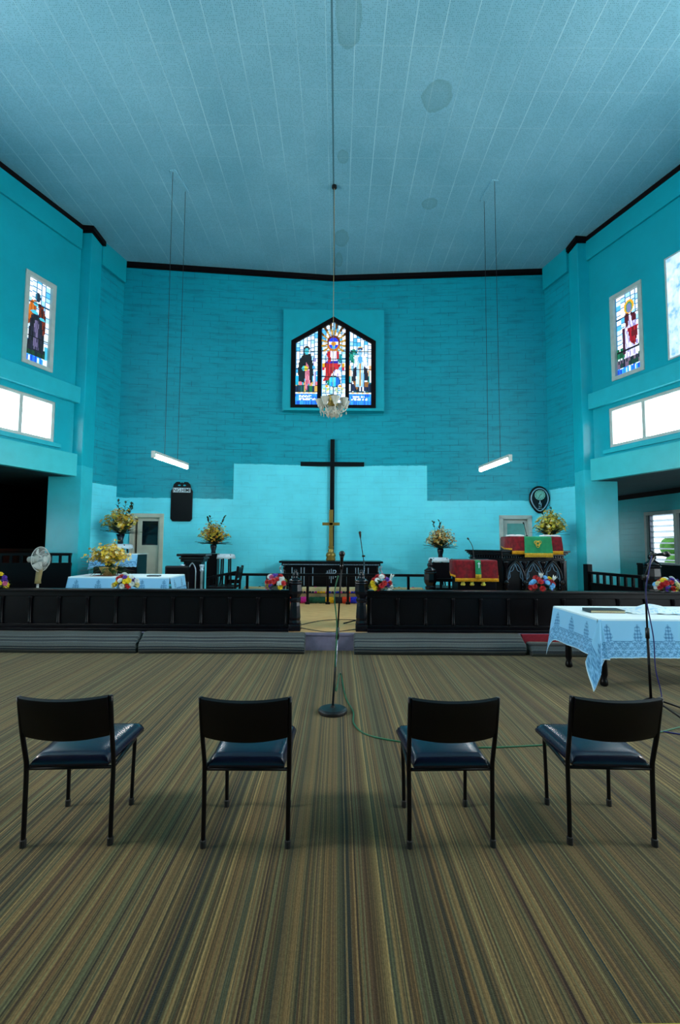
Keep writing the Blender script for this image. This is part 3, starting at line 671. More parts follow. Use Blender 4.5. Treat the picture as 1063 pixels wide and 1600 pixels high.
# ------------------------------------------------------------------ doors
def door(nm, a, b, u0, u1, ztop, open_gap, leafmat, glassmat, label):
    a = Vector((*a, 0)); b = Vector((*b, 0)); d = (b-a).normalized(); n = Vector((d.y, -d.x, 0)); R = Matrix.Rotation(math.atan2(d.y, d.x), 4, 'Z')
    bm = new()
    def bar(bm, ua, ub, za, zb, o0, o1): 
        c = a+d*((ua+ub)/2)+n*((o0+o1)/2); bx(bm, (c.x, c.y, (za+zb)/2), (ub-ua, abs(o1-o0), zb-za), R)
    w = .075
    bar(bm, u0-.02, u0+w, .25, ztop+.0, -.2, .03); bar(bm, u1-w, u1+.02, .25, ztop, -.2, .03); bar(bm, u0-.02, u1+.02, ztop-w, ztop+.02, -.2, .03)
    o = struct(obj(nm, bm, 'cream_paint' if leafmat == 'cream_paint' else 'white_paint', bevel=.006), label)
    bm = new(); l0 = u0+w+open_gap; l1 = u1-w
    bar(bm, l0, l1, .26, 1.5, -.09, -.05); bar(bm, l0, l0+.11, 1.5, ztop-w, -.09, -.05); bar(bm, l1-.05, l1, 1.5, ztop-w, -.09, -.05); bar(bm, l0, l1, 2.08, ztop-w, -.09, -.05)
    lf = obj('door_leaf', bm, leafmat, o)
    bm = new(); bar(bm, l0+.1, l1-.04, 1.48, 2.1, -.08, -.06); obj('glass', bm, glassmat, o)
    bm = new(); c = a+d*(l0+.06)+n*-.03; sphere(bm, (c.x, c.y, 1.0), .03); sphere(bm, (c.x, c.y, 1.0), .02, scale=(1,2,1)); obj('door_knob', bm, 'black_plastic', o, True)
    # dark room behind
    bm = new(); bar(bm, u0-.3, u1+.3, 0, 2.6, -1.3, -1.25); bar(bm, u0-.3, u0-.25, 0, 2.6, -1.3, -.26); bar(bm, u1+.25, u1+.3, 0, 2.6, -1.3, -.26); bar(bm, u0-.3, u1+.3, 2.55, 2.6, -1.3, -.26)
    return bm
simple('shade_teal', '#5aa3a0', .3, 0, .1)
struct(obj('back_room_left', door('door_1', CL, CM, .36, 1.10, 2.24, .06, 'cream_paint', 'dark_glass', 'cream door ajar with a dark glass upper panel'), 'black_wood'))
struct(obj('back_room_right', door('door_2', CM, CR, 4.13, 4.87, 2.26, .0, 'white_paint', 'shade_teal', 'white framed door with a pale upper panel behind the pulpit'), 'plaster'))

# ------------------------------------------------------------------ louvre window on the right aisle wall, and the yard outside
A3 = Vector((*AR[0], 0)); dW = (Vector((8.47, 7.4, 0))-A3); dW = dW.normalized()
FA = (A3, dW, LENR)
bm = new(); win_frame(bm, FA, w_u0, w_u1, 1.05, 2.43, .085, -.17, .03, [w_u0+1.0])
o = struct(obj(wname(), bm, 'white_paint', bevel=.005))
bm = new(); c = A3+dW*((w_u0+w_u1)/2)+Vector((-.05,0,0)); bx(bm, (c.x, c.y, 1.03), (2.2, .16, .05), Matrix.Rotation(math.atan2(dW.y, dW.x), 4, 'Z')); obj('sill', bm, 'white_paint', o)
for sec in (0, 1):
    for k in range(9):
        bm = new(); z = 1.2+.142*k; uc = w_u0+.545+sec*.97; c = A3+dW*uc+Vector((.06,0,0))
        bx(bm, (c.x, c.y, z), (.82, .15, .006), Matrix.Rotation(math.atan2(dW.y, dW.x), 4, 'Z') @ Matrix.Rotation(R_ := math.radians(-14), 4, 'X')); obj('louvre_blade', bm, 'louvre_glass', o)
    for e in (.1, .94):
        bm = new(); c = A3+dW*(w_u0+e+sec*.97+.03)+Vector((.05,0,0)); bx(bm, (c.x, c.y, 1.74), (.05, .07, 1.22), Matrix.Rotation(math.atan2(dW.y, dW.x), 4, 'Z')); obj('louvre_channel', bm, 'chrome', o)
bm = new(); bb(bm, (8.9, 6, -.3), (40, 60, -.1)); struct(obj('yard', bm, 'concrete'))
bm = new(); bb(bm, (13.5, 15.5, -.1), (14, 30, .75)); tag(obj('boundary_wall', bm, 'pink_wall', bevel=.02), 'low pink boundary wall seen through the louvre window', 'wall')
bm = new()
for k in range(9): sphere(bm, (22+random.uniform(-1,1), 27+random.uniform(-3.5,3.5), 1.2+random.uniform(-1.2,1.2)), random.uniform(.6,1.0), 10, 7)
tag(obj('hedge', bm, 'hedge', None, True), 'green shrub beyond the pink wall outside the louvre window', 'shrub')

# ------------------------------------------------------------------ hanging lights
def lamp(label, cx, cy, cz, dx, dy, c1, c2):
    t = thing('fluorescent_lamp', label, 'lamp', (cx, cy, cz), 0, 'hanging fluorescent tubes')
    d = Vector((dx, dy, 0)).normalized(); ang = math.atan2(d.y, d.x); R = Matrix.Rotation(ang, 4, 'Z')
    bm = new(); bx(bm, (0,0,.035), (1.26, .075, .05), R); obj('batten', bm, 'white_paint', t, bevel=.008)
    bm = new(); tube(bm, [d*-.6+Vector((0,0,-.03)), d*.6+Vector((0,0,-.03))], .028, 12); obj('tube', bm, 'tube_glow', t, True)
    for s in (-1, 1): bm = new(); bx(bm, d*s*.615+Vector((0,0,-.01)), (.03, .07, .1), R); obj('lamp_holder', bm, 'white_paint', t, bevel=.005)
    for q in (c1, c2):
        bm = new(); k = (Vector((q[0]-cx, q[1]-cy, 0))).dot(d); p = d*k+Vector((0,0,.06)); tube(bm, [p, (q[0]-cx, q[1]-cy, H-cz)], .0045, 6); obj('suspension_rod', bm, 'black_cable', t)
    bm = new(); m = Vector(((c1[0]+c2[0])/2-cx, (c1[1]+c2[1])/2-cy, H-cz-.01)); bx(bm, m, (.55, .13, .02), R)
    obj('ceiling_plate', bm, 'ceiling_board', t)
lamp('glowing fluorescent tube hanging above the hymn board on the left', -3.07, 8.33, 3.08, .15, 1.1, (-3.12, 8.09), (-3.04, 8.56))
lamp('glowing fluorescent tube hanging on the right near the wall clock', 2.95, 8.48, 3.09, -.12, 1.1, (2.957, 8.226), (2.924, 8.73))

# chandelier
t = thing('chandelier', 'crystal chandelier with gold crown hanging in front of the stained glass window', 'chandelier', (-.1, 8.39, 3.93))
bm = new(); tube(bm, [(0,0,.4), (0,0,H-3.93)], .006, 6); obj('cord', bm, 'fan_beige', t)
bm = new(); lathe(bm, [(.02,0), (.05,0.01), (.05,.05), (.005,.06)], (0,0,H-3.93-.06), 12); obj('ceiling_cup', bm, 'black_plastic', t)
bm = new(); lathe(bm, [(.03,.2), (.11,.24), (.085,.3), (.1,.36), (.12,.4), (.02,.41)], n=14); obj('crown_ring', bm, 'brass', t, True)
bm = new(); lathe(bm, [(.01,0), (.06,.02), (.12,.07), (.1,.13), (.05,.2)], n=12); obj('centre_bowl', bm, 'crystal', t, False)
for k in range(8):
    a = k*PI/4+.2; dr = Vector((math.cos(a), math.sin(a), 0)); bm = new()
    tube(bm, spline([dr*.05+Vector((0,0,.2)), dr*.14+Vector((0,0,.1)), dr*.23+Vector((0,0,.14)), dr*.25+Vector((0,0,.17))], 4), .011, 6)
    arm = obj('arm', bm, 'crystal', t, True)
    bm = new(); c = dr*.25+Vector((0,0,.17)); lathe(bm, [(.012,0), (.035,.02), (.04,.05), (.085,.15)], c, 10); obj('glass_cup', bm, 'crystal', t, False)
    for q in range(3):
        bm = new(); p = dr*(.25-.07*q)+Vector((random.uniform(-.02,.02), random.uniform(-.02,.02), .13-.03*q)); lathe(bm, [(.002,-.07), (.014,-.04), (.002,0)], p, 6); obj('crystal_drop', bm, 'crystal', t)
bm = new()
for k in range(22):
    a = k*2*PI/22; lathe(bm, [(.002,-.06), (.013,-.035), (.002,0)], (math.cos(a)*.115, math.sin(a)*.115, .09), 6)
obj('bead_fringe', bm, 'crystal', t)

# ------------------------------------------------------------------ things on the back wall
t = thing('wall_cross', 'tall plain black wooden cross fixed to the turquoise end wall', 'cross', (-.135, 11.36, 1.25))
bm = new(); bb(bm, (-.055, -.03, 0), (.055, .03, 2.94)); obj('upright', bm, 'black_wood', t, bevel=.006)
bm = new(); bb(bm, (-.8, -.035, 2.25), (.8, .025, 2.36)); obj('crossbar', bm, 'black_wood', t, bevel=.006)

def wall_frame(a, b, u):
    a = Vector((*a, 0)); b = Vector((*b, 0)); d = (b-a).normalized(); p = a+d*u; return p, math.atan2(d.y, d.x)
p, ang = wall_frame(CL, CM, 1.53)
t = thing('hymn_board', 'black hymn board with scrolled top on the wall by the cream door', 'hymn board', (p.x, p.y, 2.08), ang)
bm = new(); W = .255
pr = [(-W+.05,0), (W-.05,0), (W,.06), (W,.74), (W-.04,.8), (W-.06,.9), (W-.12,.955), (W-.2,.96), (.03,.925), (0,.95), (-.03,.925), (-W+.2,.96), (-W+.12,.955), (-W+.06,.9), (-W+.04,.8), (-W,.74), (-W,.06)]
prism(bm, pr, -.045, -.002); obj('board', bm, 'black_wood', t, bevel=.008)
bm = new()
for s in (-1, 1): bm = new(); sphere(bm, (s*.062, -.045, .872), .03, 10, 6, (1.2, .15, .6)); obj('scroll_eye', bm, 'box_paint', t, True)
bm = new(); bb(bm, (-.205, -.055, .7), (.205, -.043, .81)); pl = obj('name_plate', bm, 'letter_white', t)
cu = bpy.data.curves.new('txt', 'FONT'); cu.body = 'NG.HIMI'; cu.size = .125; cu.align_x = 'CENTER'; cu.extrude = .002; cu.offset = .0005
to = bpy.data.objects.new('txt', cu); COL.objects.link(to)
dg = bpy.context.evaluated_depsgraph_get(); me = bpy.data.meshes.new_from_object(to.evaluated_get(dg)); bpy.data.objects.remove(to)
me.materials.clear(); me.materials.append(M['letter_dark'])
lo = bpy.data.objects.new('lettering', me); link(lo, pl); lo.rotation_euler = (PI/2, 0, 0); lo.location = (0, -.058, .712)
xs = [v.co.x for v in me.vertices]; lo.scale = (.385/(max(xs)-min(xs)), 1, 1)
p, ang = wall_frame(CM, CR, 5.07)
t = thing('wall_clock', 'ornate oval black wall clock with pale dial above the pulpit flowers', 'clock', (p.x, p.y, 2.33), ang)
def egg(sc, n=40):
    out = []
    for k in range(n):
        a = 2*PI*k/n; x = math.cos(a); z = math.sin(a)
        wv = .245*(1+.06*math.sin(a)*1.0) if z > 0 else .245*(1-.33*(-z)**1.3)
        out.append((x*wv*sc, .33+z*.335*(.3+.7*sc) if sc == 1 else .33+z*.335*sc))
    return out
bm = new(); prism(bm, egg(1), -.06, -.004); obj('case', bm, 'black_wood', t, bevel=.02)
bm = new(); pts = egg(.82); tube(bm, [(x, -.066, z) for x, z in pts+pts[:1]], .014, 8, False); obj('inner_moulding', bm, 'silver', t, True)
bm = new(); prism(bm, egg(.74), -.07, -.055); obj('door_panel', bm, 'dark_glass', t)
bm = new(); bmesh.ops.create_cone(bm, cap_ends=True, segments=32, radius1=.122, radius2=.122, depth=.02, matrix=Matrix.Translation((0,-.082,.44)) @ Matrix.Rotation(PI/2,4,'X')); dl = obj('dial', bm, 'dial', t)
for k in range(12):
    bm = new(); a = k*PI/6; bx(bm, (math.sin(a)*.095, -.094, .44+math.cos(a)*.095), (.012, .004, .03), Matrix.Rotation(a, 4, 'Y')); obj('hour_mark', bm, 'letter_dark', dl)
for nm, a, l in (('hour_hand', 1.0, .055), ('minute_hand', 3.6, .085)):
    bm = new(); bx(bm, (math.sin(a)*l/2, -.097, .44+math.cos(a)*l/2), (.01, .003, l), Matrix.Rotation(a, 4, 'Y')); obj(nm, bm, 'letter_dark', dl)
bm = new(); tube(bm, [(0,-.08,.3), (0,-.08,.14)], .008, 6); lathe(bm, [(.002,-.0), (.045,.0), (.045,.015), (.002,.015)], (0,-.08,.11), 16); bx(bm, (0,-.085,.2), (.06,.012,.09)); obj('pendulum', bm, 'silver', t)

# ------------------------------------------------------------------ four chairs
def make_chair():
    t = thing('stacking_chair', '', 'chair', group='row of black stacking chairs')
    # seat: padded cushion, slightly domed
    bm = new(); hw0, hw1 = .2, .225; y0, y1 = -.01, .44
    gx = [-1, -.985, -.95, -.89, -.8, -.6, -.3, 0, .3, .6, .8, .89, .95, .985, 1]; gy = [0, .008, .03, .06, .11, .22, .4, .6, .78, .89, .94, .975, .993, 1]
    top = []; bot = []
    for q in gy:
        rt = []; rb = []
        for s in gx:
            hw = hw0+(hw1-hw0)*q; d = min((1-abs(s))*hw, q*.45, (1-q)*.45)
            e = 1-(1-min(1, d/.04))**2.4; dome = .007*(1-s*s)*(1-(2*q-1)**2)
            rt.append(bm.verts.new((s*hw, y0+(y1-y0)*q, .42+.046*e+dome))); rb.append(bm.verts.new((s*hw*.985, y0+(y1-y0)*q, .405)))
        top.append(rt); bot.append(rb)
    n, m = len(gy)-1, len(gx)-1
    for j in range(n):
        for i in range(m):
            bm.faces.new((top[j][i], top[j][i+1], top[j+1][i+1], top[j+1][i])); bm.faces.new((bot[j][i], bot[j+1][i], bot[j+1][i+1], bot[j][i+1]))
    for k in range(m): bm.faces.new((top[0][k], bot[0][k], bot[0][k+1], top[0][k+1])); bm.faces.new((top[n][k], top[n][k+1], bot[n][k+1], bot[n][k]))
    for k in range(n): bm.faces.new((top[k][0], top[k+1][0], bot[k+1][0], bot[k][0])); bm.faces.new((top[k][m], bot[k][m], bot[k+1][m], top[k+1][m]))
    obj('seat', bm, 'vinyl', t, True)
    # backrest: curved padded slab
    bm = new(); n = 14; sec = [(.0,0), (.012,.0), (.02,.03), (.022,.12), (.022,.18), (.016,.212), (-.004,.222), (-.022,.214), (-.026,.2), (-.02,.12), (-.02,.03), (-.012,.0)]
    prev = None
    for i in range(n+1):
        s = i/n*2-1; yc = -.03-.028*(1-s*s); lift = -.012*(1-s*s); dip = -.02*(1-s*s)
        rg = []
        for (dy, dz) in sec:
            zf = dz/.222; z = .578+dip*(1-zf)+lift*zf+dz; rg.append(bm.verts.new((s*.222, yc+dy-(z-.45)*.24+.03, z)))
        if prev:
            for k in range(len(sec)): bm.faces.new((prev[k], prev[(k+1)%len(sec)], rg[(k+1)%len(sec)], rg[k]))
        else: bm.faces.new(rg)
        prev = rg
    bm.faces.new(prev); o = obj('backrest', bm, 'vinyl_back', t, True)
    w = o.modifiers.new('wn', 'EDGE_SPLIT'); w.split_angle = math.radians(50)
    # rear legs rise into the back uprights
    for s in (-1, 1):
        bm = new(); tube(bm, spline([(s*.222, 0, .012), (s*.222, 0, .2), (s*.224, 0, .40), (s*.225, -.012, .47), (s*.228, -.045, .6), (s*.23, -.083, .795)], 4), .0125, 8)
        lg = obj('rear_leg', bm, 'frame_steel', t, True)
        bm = new(); lathe(bm, [(.012,0), (.0165,.0), (.0165,.035), (.012,.04)], (s*.222, 0, 0), 10); obj('foot_cap', bm, 'rubber', lg)
        bm = new(); tube(bm, spline([(s*.187, .37, .012), (s*.19, .372, .2), (s*.195, .372, .372), (s*.198, .36, .393), (s*.205, .3, .397), (s*.222, .0, .397)], 4), .0115, 8)
        lg = obj('front_leg', bm, 'frame_steel', t, True)
        bm = new(); lathe(bm, [(.012,0), (.0155,.0), (.0155,.035), (.012,.04)], (s*.187, .37, 0), 10); obj('foot_cap', bm, 'rubber', lg)
    bm = new(); tube(bm, [(-.222,0,.397), (.222,0,.397)], .0095, 8); obj('rear_crossbar', bm, 'frame_steel', t, True)
    bm = new(); tube(bm, [(-.2,.35,.397), (.2,.35,.397)], .0095, 8); obj('front_crossbar', bm, 'frame_steel', t, True)
    return t
def copy_tree(o, parent=None):
    c = o.copy(); COL.objects.link(c)
    if parent: c.parent = parent
    for ch in list(o.children): copy_tree(ch, c)
    return c
ch0 = make_chair()
chairs = [(-1.412, 2.51, math.radians(3), 'black vinyl chair at the left end of the row of four'),
          (-.472, 2.5, math.radians(0), 'second chair from the left in the row, nearest the left of the round mic base'),
          (.612, 2.505, math.radians(1.5), 'third chair from the left in the row, just right of the round mic base'),
          (1.475, 2.525, math.radians(-2), 'black vinyl chair at the right end of the row, before the lace covered table')]
made = [ch0]+[copy_tree(ch0) for _ in range(3)]
for c, (x, y, a, lb) in zip(made, chairs): c.location = (x, y, 0); c.rotation_euler = (0,0,a); c['label'] = lb

# ------------------------------------------------------------------ microphones, stands and cables
def microphone(bm, base, d, L=.17):
    base = Vector(base); d = Vector(d).normalized(); tube(bm, [base, base+d*L*.6, base+d*L*.72], [.011,.017,.024], 12)
    sphere(bm, base+d*(L*.86), .03, 14, 10)
BX, BY = -.033, 4.4
t = thing('microphone_stand', 'straight microphone stand with round black base in the centre of the carpet', 'microphone stand', (BX, BY, 0))
bm = new(); lathe(bm, [(.133,0), (.138,.008), (.136,.03), (.11,.042), (.02,.05), (.018,.065)], n=32); obj('base', bm, 'black_plastic', t, False, .003)
top = Vector((.075, 0, 1.36))
bm = new(); tube(bm, [(0,0,.05), top*.52], .0115, 10); obj('lower_tube', bm, 'chrome', t, True)
bm = new(); tube(bm, [top*.5, top*.58], .018, 10); obj('clutch', bm, 'black_plastic', t, True)
bm = new(); tube(bm, [top*.57, top*.995], .0085, 10); obj('upper_tube', bm, 'frame_steel', t, True)
bm = new(); tube(bm, [top*.985, top+Vector((.002,.0,.03))], [.016,.02], 10); obj('clip', bm, 'black_plastic', t, True)
bm = new(); microphone(bm, Vector((BX,BY,0))+top+Vector((0,0,.0)), (.03,-.35,.9), .16); tag(obj('microphone', bm, 'black_plastic', None, True), 'black microphone upright on the round-based stand at the centre', 'microphone')
# green cable: from the mic, round the stand, across the carpet
g = [Vector((BX,BY-.03,0))+top+Vector((0,0,-.0)), Vector((BX-.03,BY-.03,1.05)), Vector((BX-.015,BY-.03,.7)), Vector((BX+.03,BY-.02,.35))]
fl = [at_height(x, y, .006) for x, y in ((532,1052), (540,1088), (552,1112), (553,1130), (572,1147), (620,1158), (690,1165), (760,1168), (850,1164), (930,1160), (1000,1151), (1080,1132), (1180,1110))]
g = [Vector((BX+.045,BY-.02,1.28)), Vector((BX+.01,BY-.028,1.1)), Vector((BX+.035,BY-.02,.8)), Vector((BX+.02,BY-.02,.45)), Vector((BX+.03, BY+.3, .1))]
bm = new(); tube(bm, spline(g+fl, 8), .006, 8); tag(obj('microphone_cable', bm, 'green_cable', None, True), 'green microphone cable trailing across the carpet under the chairs', 'cable')

# right-hand stand with boom
SX, SY = 3.05, 4.5
t = thing('microphone_stand', 'black tripod microphone stand in front of the lace covered table', 'microphone stand', (SX, SY, 0))
bm = new(); tube(bm, [(0,0,.09), (-.01,0,.72)], .0125, 10); obj('lower_tube', bm, 'frame_steel', t, True)
bm = new(); tube(bm, [(-.01,0,.68), (-.01,0,.78)], .019, 10); obj('clutch', bm, 'black_plastic', t, True)
bm = new(); tube(bm, [(-.01,0,.76), (-.015,0,1.26)], .009, 10); obj('upper_tube', bm, 'frame_steel', t, True)
bm = new(); tube(bm, [(-.015,0,1.26), (.03,-.01,1.4), (.06,-.02,1.47)], [.014,.012,.012], 8); bx(bm, (-.01,0,1.27), (.05,.04,.05)); obj('boom', bm, 'black_plastic', t, True)
bm = new(); tube(bm, [(.06,-.02,1.465), (.045,-.02,1.5), (.085,-.03,1.5)], .017, 8); obj('clip', bm, 'black_plastic', t, True)
for a in (-.28, -PI*.42, PI*1.03):
    bm = new(); tube(bm, [(0,0,.115), (math.cos(a)*.36, math.sin(a)*.36, .012)], .009, 8); lg = obj('leg', bm, 'frame_steel', t, True)
    bm = new(); sphere(bm, (math.cos(a)*.36, math.sin(a)*.36, .013), .0125, 8, 6); obj('foot_cap', bm, 'rubber', lg, True)
bm = new(); microphone(bm, (SX+.035, SY-.03, 1.492), (.98, -.1, .06), .17); tag(obj('microphone', bm, 'black_plastic', None, True), 'black microphone lying level on the right-hand stand against the louvre window', 'microphone')
b = [Vector((SX+.04,SY-.035,1.49)), Vector((SX+.0,SY-.05,1.36)), Vector((SX-.03,SY-.03,1.1)), Vector((SX+.03,SY-.025,.7)), Vector((SX+.035,SY-.03,.4)), Vector((SX+.06,SY-.06,.1))]
fl = [at_height(x, y, .006) for x, y in ((1010,1128), (1000,1140), (1030,1142), (1070,1148), (1180,1160))]
bm = new(); tube(bm, spline(b+fl, 8), .0055, 8); tag(obj('microphone_cable', bm, 'blue_cable', None, True), 'dark blue cable running down the right-hand microphone stand', 'cable')

# ------------------------------------------------------------------ altar rail, posts, kneelers
def rail(label, x0, x1):
    t = thing('altar_rail', label, 'altar rail', ((x0+x1)/2, 7.06, .25), 0, 'panelled altar rails'); L = (x1-x0)/2
    bm = new(); bb(bm, (-L, -.07, .575), (L, .09, .615)); obj('top_rail', bm, 'black_wood', t, bevel=.008)
    bm = new(); bb(bm, (-L, .0, .06), (L, .03, .575)); obj('panel_board', bm, 'black_wood', t)
    bm = new(); bb(bm, (-L, -.17, 0), (L, .05, .045)); bb(bm, (-L, -.05, .045), (L, .05, .09)); bb(bm, (-L, -.02, .5), (L, .04, .575)); obj('rail_frame', bm, 'black_wood', t, bevel=.006)
    n = int((x1-x0)/.43)
    for k in range(n+1):
        x = (-L+.05+(2*L-.1)*k/n); bm = new(); lathe(bm, [(.03,.09), (.036,.1), (.024,.13), (.02,.3), (.024,.46), (.034,.49), (.03,.5)], (x, -.012, 0), 10); obj('pilaster', bm, 'black_wood', t, True)
rail('dark panelled altar rail left of the central gap', -8.2, -.72); rail('dark panelled altar rail right of the central gap', .46, 8.2)
def newel(label, x, y, z0, sc=1.0):
    t = thing('newel_post', label, 'post', (x, y, z0), 0, 'carved newel posts')
    bm = new(); bb(bm, (-.09*sc, -.09*sc, 0), (.09*sc, .09*sc, .1*sc)); obj('plinth', bm, 'carved_wood', t, bevel=.01)
    bm = new(); lathe(bm, [(r*sc, z*sc) for r, z in [(.085,.1), (.095,.13), (.082,.16), (.09,.2), (.078,.38), (.07,.43), (.088,.45), (.088,.48), (.07,.5), (.105,.56), (.108,.6), (.1,.7), (.106,.72), (.09,.75)]], n=8, ph=PI/8); obj('shaft', bm, 'carved_wood', t, False)
    bm = new(); lathe(bm, [(r*sc, z*sc) for r, z in [(.1,.74), (.1,.765), (.06,.79), (.035,.81), (.05,.84), (.045,.87), (.02,.89), (.03,.91), (.004,.935)]], n=12); obj('finial', bm, 'carved_wood', t, True)
newel('carved newel post ending the left altar rail at the gap', -.638, 7.05, .25); newel('carved newel post ending the right altar rail at the gap', .376, 7.05, .25)

def kneeler(label, x0, x1, y0, y1, h, slant=.1):
    bm = new(); uvl = bm.loops.layers.uv.new('UVMap')
    prof = [(y1-.01, 0), (y1, .03), (y1, h-.02), (y1-.02, h), (y1-.06, h), (y0+slant, h*.74), (y0+.03, h*.62), (y0+.005, h*.5), (y0, h*.2), (y0+.02, .03), (y0+.04, 0)]
    arc = [0]
    for a, b in zip(prof, prof[1:]): arc.append(arc[-1]+math.hypot(a[0]-b[0], a[1]-b[1]))
    xs = [x0, x0+.012, x0+.04]+[x0+.04+(x1-x0-.08)*k/30 for k in range(1, 30)]+[x1-.04, x1-.012, x1]
    cy = (y0+y1)/2; rows = []
    for x in xs:
        e = min(x-x0, x1-x); k = .93 if e < .005 else .98 if e < .02 else 1
        rows.append([bm.verts.new((x, cy+(y-cy)*k, z*k+.003*math.sin(x*5+z*9))) for y, z in prof])
    for i in range(len(xs)-1):
        for j in range(len(prof)-1):
            f = bm.faces.new((rows[i][j], rows[i+1][j], rows[i+1][j+1], rows[i][j+1]))
            for l, (xx, aa) in zip(f.loops, ((xs[i], arc[j]), (xs[i+1], arc[j]), (xs[i+1], arc[j+1]), (xs[i], arc[j+1]))): l[uvl].uv = (xx, aa)
    for r, xx in ((rows[0], x0), (rows[-1], x1)):
        f = bm.faces.new(r)
        for l, (y, z) in zip(f.loops, prof): l[uvl].uv = (y, z)
    for i in range(len(xs)-1):
        f = bm.faces.new((rows[i][0], rows[i][-1], rows[i+1][-1], rows[i+1][0]))
    tag(obj('kneeler', bm, 'kneeler_carpet', None, True), label, 'kneeler', 'striped carpet kneelers')
kneeler('long striped carpet kneeler running out of the left edge', -7.2, -2.86, 6.58, 6.83, .275)
kneeler('striped carpet kneeler just left of the central step gap', -2.82, -.46, 6.58, 6.83, .275)
kneeler('striped carpet kneeler just right of the central step gap', .25, 2.7, 6.55, 6.83, .27)
kneeler('low striped kneeler half hidden behind the lace covered table', 2.76, 5.6, 6.5, 6.74, .17, .05)
bm = new(); bb(bm, (2.72, 6.775, .0), (6.5, 6.825, .262)); tag(obj('carpet_runner', bm, 'crimson_carpet', bevel=.01), 'crimson carpet strip on the step behind the low kneeler', 'carpet')
bm = new(); bx(bm, (1.78, 1.6, .006), (1.6, .045, .012), (0, 0, .012)); tag(obj('edging_strip', bm, 'yellow_trim', bevel=.003), 'yellow-green edging strip on the carpet at the bottom right corner', 'edging')

# ------------------------------------------------------------------ lace cloths
LW_ = lin('#cfeaf8'); LB_ = lin('#2468a6'); LM_ = lin('#86c8f0'); LT_ = lin('#dcf0f6')
def mixc(a, b, f): return tuple(a[i]*(1-f)+b[i]*f for i in range(3))+(1,)
def lace_fn(u, v, drop, per=.34):
    """u along the hem, v down from the table edge, both metres"""
    q = v/drop
    if q < 0: return LT_
    x = (u/per-math.floor(u/per)-.5)*per; k = 0
    band = .56*drop
    tri = q > .14 and abs(x) < .012+.095*max(0, (q-.14))**.8*1.15*(1+.25*math.sin(q*34))
    if v > band or tri:
        k = .55
        for (pu, pv, ou, ov, R0, n) in ((.085, .11, 0, drop*.66, .04, 6), (.085, .11, .0425, drop*.66+.055, .034, 5), (.0425, .055, .02, drop*.62, .012, 4)):
            du = ((u-ou)/pu-math.floor((u-ou)/pu)-.5)*pu; dv = ((v-ov)/pv-math.floor((v-ov)/pv)-.5)*pv
            r = math.hypot(du, dv); th = math.atan2(dv, du); e = R0*(.62+.38*math.cos(n*th+ou*40))
            if r < e: k = .06 if r > e*.35 else .7
            elif r < e*1.25: k = max(k, .85)
        arc = abs(x)/(per*.5)
        if abs(v-(drop*.78+.05*math.cos(u*2*PI/.17))) < .006: k = .0
        if abs(v-band) < .007 and not tri: k = .9
        if v > drop-.022: k = .1
        if tri and v < band: k = .8 if (math.sin(q*70)+math.cos(x*190)) > -.1 else .15
    return mixc(LM_ if q > .04 else LW_, LB_, k) if q < .98 else LW_
def lace_table(name, label, cat, x0, x1, y0, y1, z, drop, sides, res=.009, flare=.05, group=None, tail=None, per=.34, top_col=LT_):
    """cloth: flat top plus hanging skirts on the named sides, with folds, sway and a scalloped hem"""
    bm = new(); cols = {}
    def v3(p, c):
        v = bm.verts.new(p); cols[v] = c; return v
    a = [v3((x0,y0,z), top_col), v3((x1,y0,z), top_col), v3((x1,y1,z), top_col), v3((x0,y1,z), top_col)]; bm.faces.new(a)
    def skirt(p0, p1, nrm, ph, ends):
        p0 = Vector(p0); p1 = Vector(p1); L = (p1-p0).length; d = (p1-p0)/L; n = Vector(nrm); nu = int(L/res); nv = int(drop/res); prev = None
        for j in range(nv+1):
            row = []
            for i in range(nu+1):
                u = L*i/nu; v = drop*j/nv; q = v/drop
                sc = abs(math.sin(PI*u/.085))*.014 if j == nv else 0
                bulge = (.012+.012*math.sin(u*7+ph)+.008*math.sin(u*17+ph*2))*q + flare*q*(1 if 1 else 0)*.5
                e0 = max(0, 1-u/.16)*ends[0]; e1 = max(0, 1-(L-u)/.16)*ends[1]
                out = n*(bulge+.004) + d*((-e0+e1)*.05*q) + n*((e0+e1)*.05*q)
                dz = v*(1+.0) + (e0**2*.28+e1**2*.28)*q - sc if True else v
                row.append(v3(p0+d*u+out+Vector((0,0,z-dz)), lace_fn(u+ph*.07, v, drop, per)))
            if prev:
                for i in range(nu): bm.faces.new((prev[i], prev[i+1], row[i+1], row[i]))
            prev = row
    for sd, ends, ph in sides:
        if sd == 'front': skirt((x0,y0,0), (x1,y0,0), (0,-1,0), ph, ends)
        if sd == 'left': skirt((x0,y1,0), (x0,y0,0), (-1,0,0), ph, ends)
        if sd == 'right': skirt((x1,y0,0), (x1,y1,0), (1,0,0), ph, ends)
        if sd == 'back': skirt((x1,y1,0), (x0,y1,0), (0,1,0), ph, ends)
    if tail: tail(v3, bm)
    bm.verts.index_update(); cl = [cols[v] for v in bm.verts]
    me = bpy.data.meshes.new(name); 
    for f in bm.faces: f.smooth = len(f.verts) == 4 and f.calc_area() < .01
    bm.to_mesh(me); bm.free(); me.materials.append(M['lace'])
    at = me.color_attributes.new('pattern', 'FLOAT_COLOR', 'POINT')
    at.data.foreach_set('color', [q for c in cl for q in c])
    o = bpy.data.objects.new(name, me); COL.objects.link(o); tag(o, label, cat, group)
    s = o.modifiers.new('thickness', 'SOLIDIFY'); s.thickness = .003; s.offset = 1
    return o
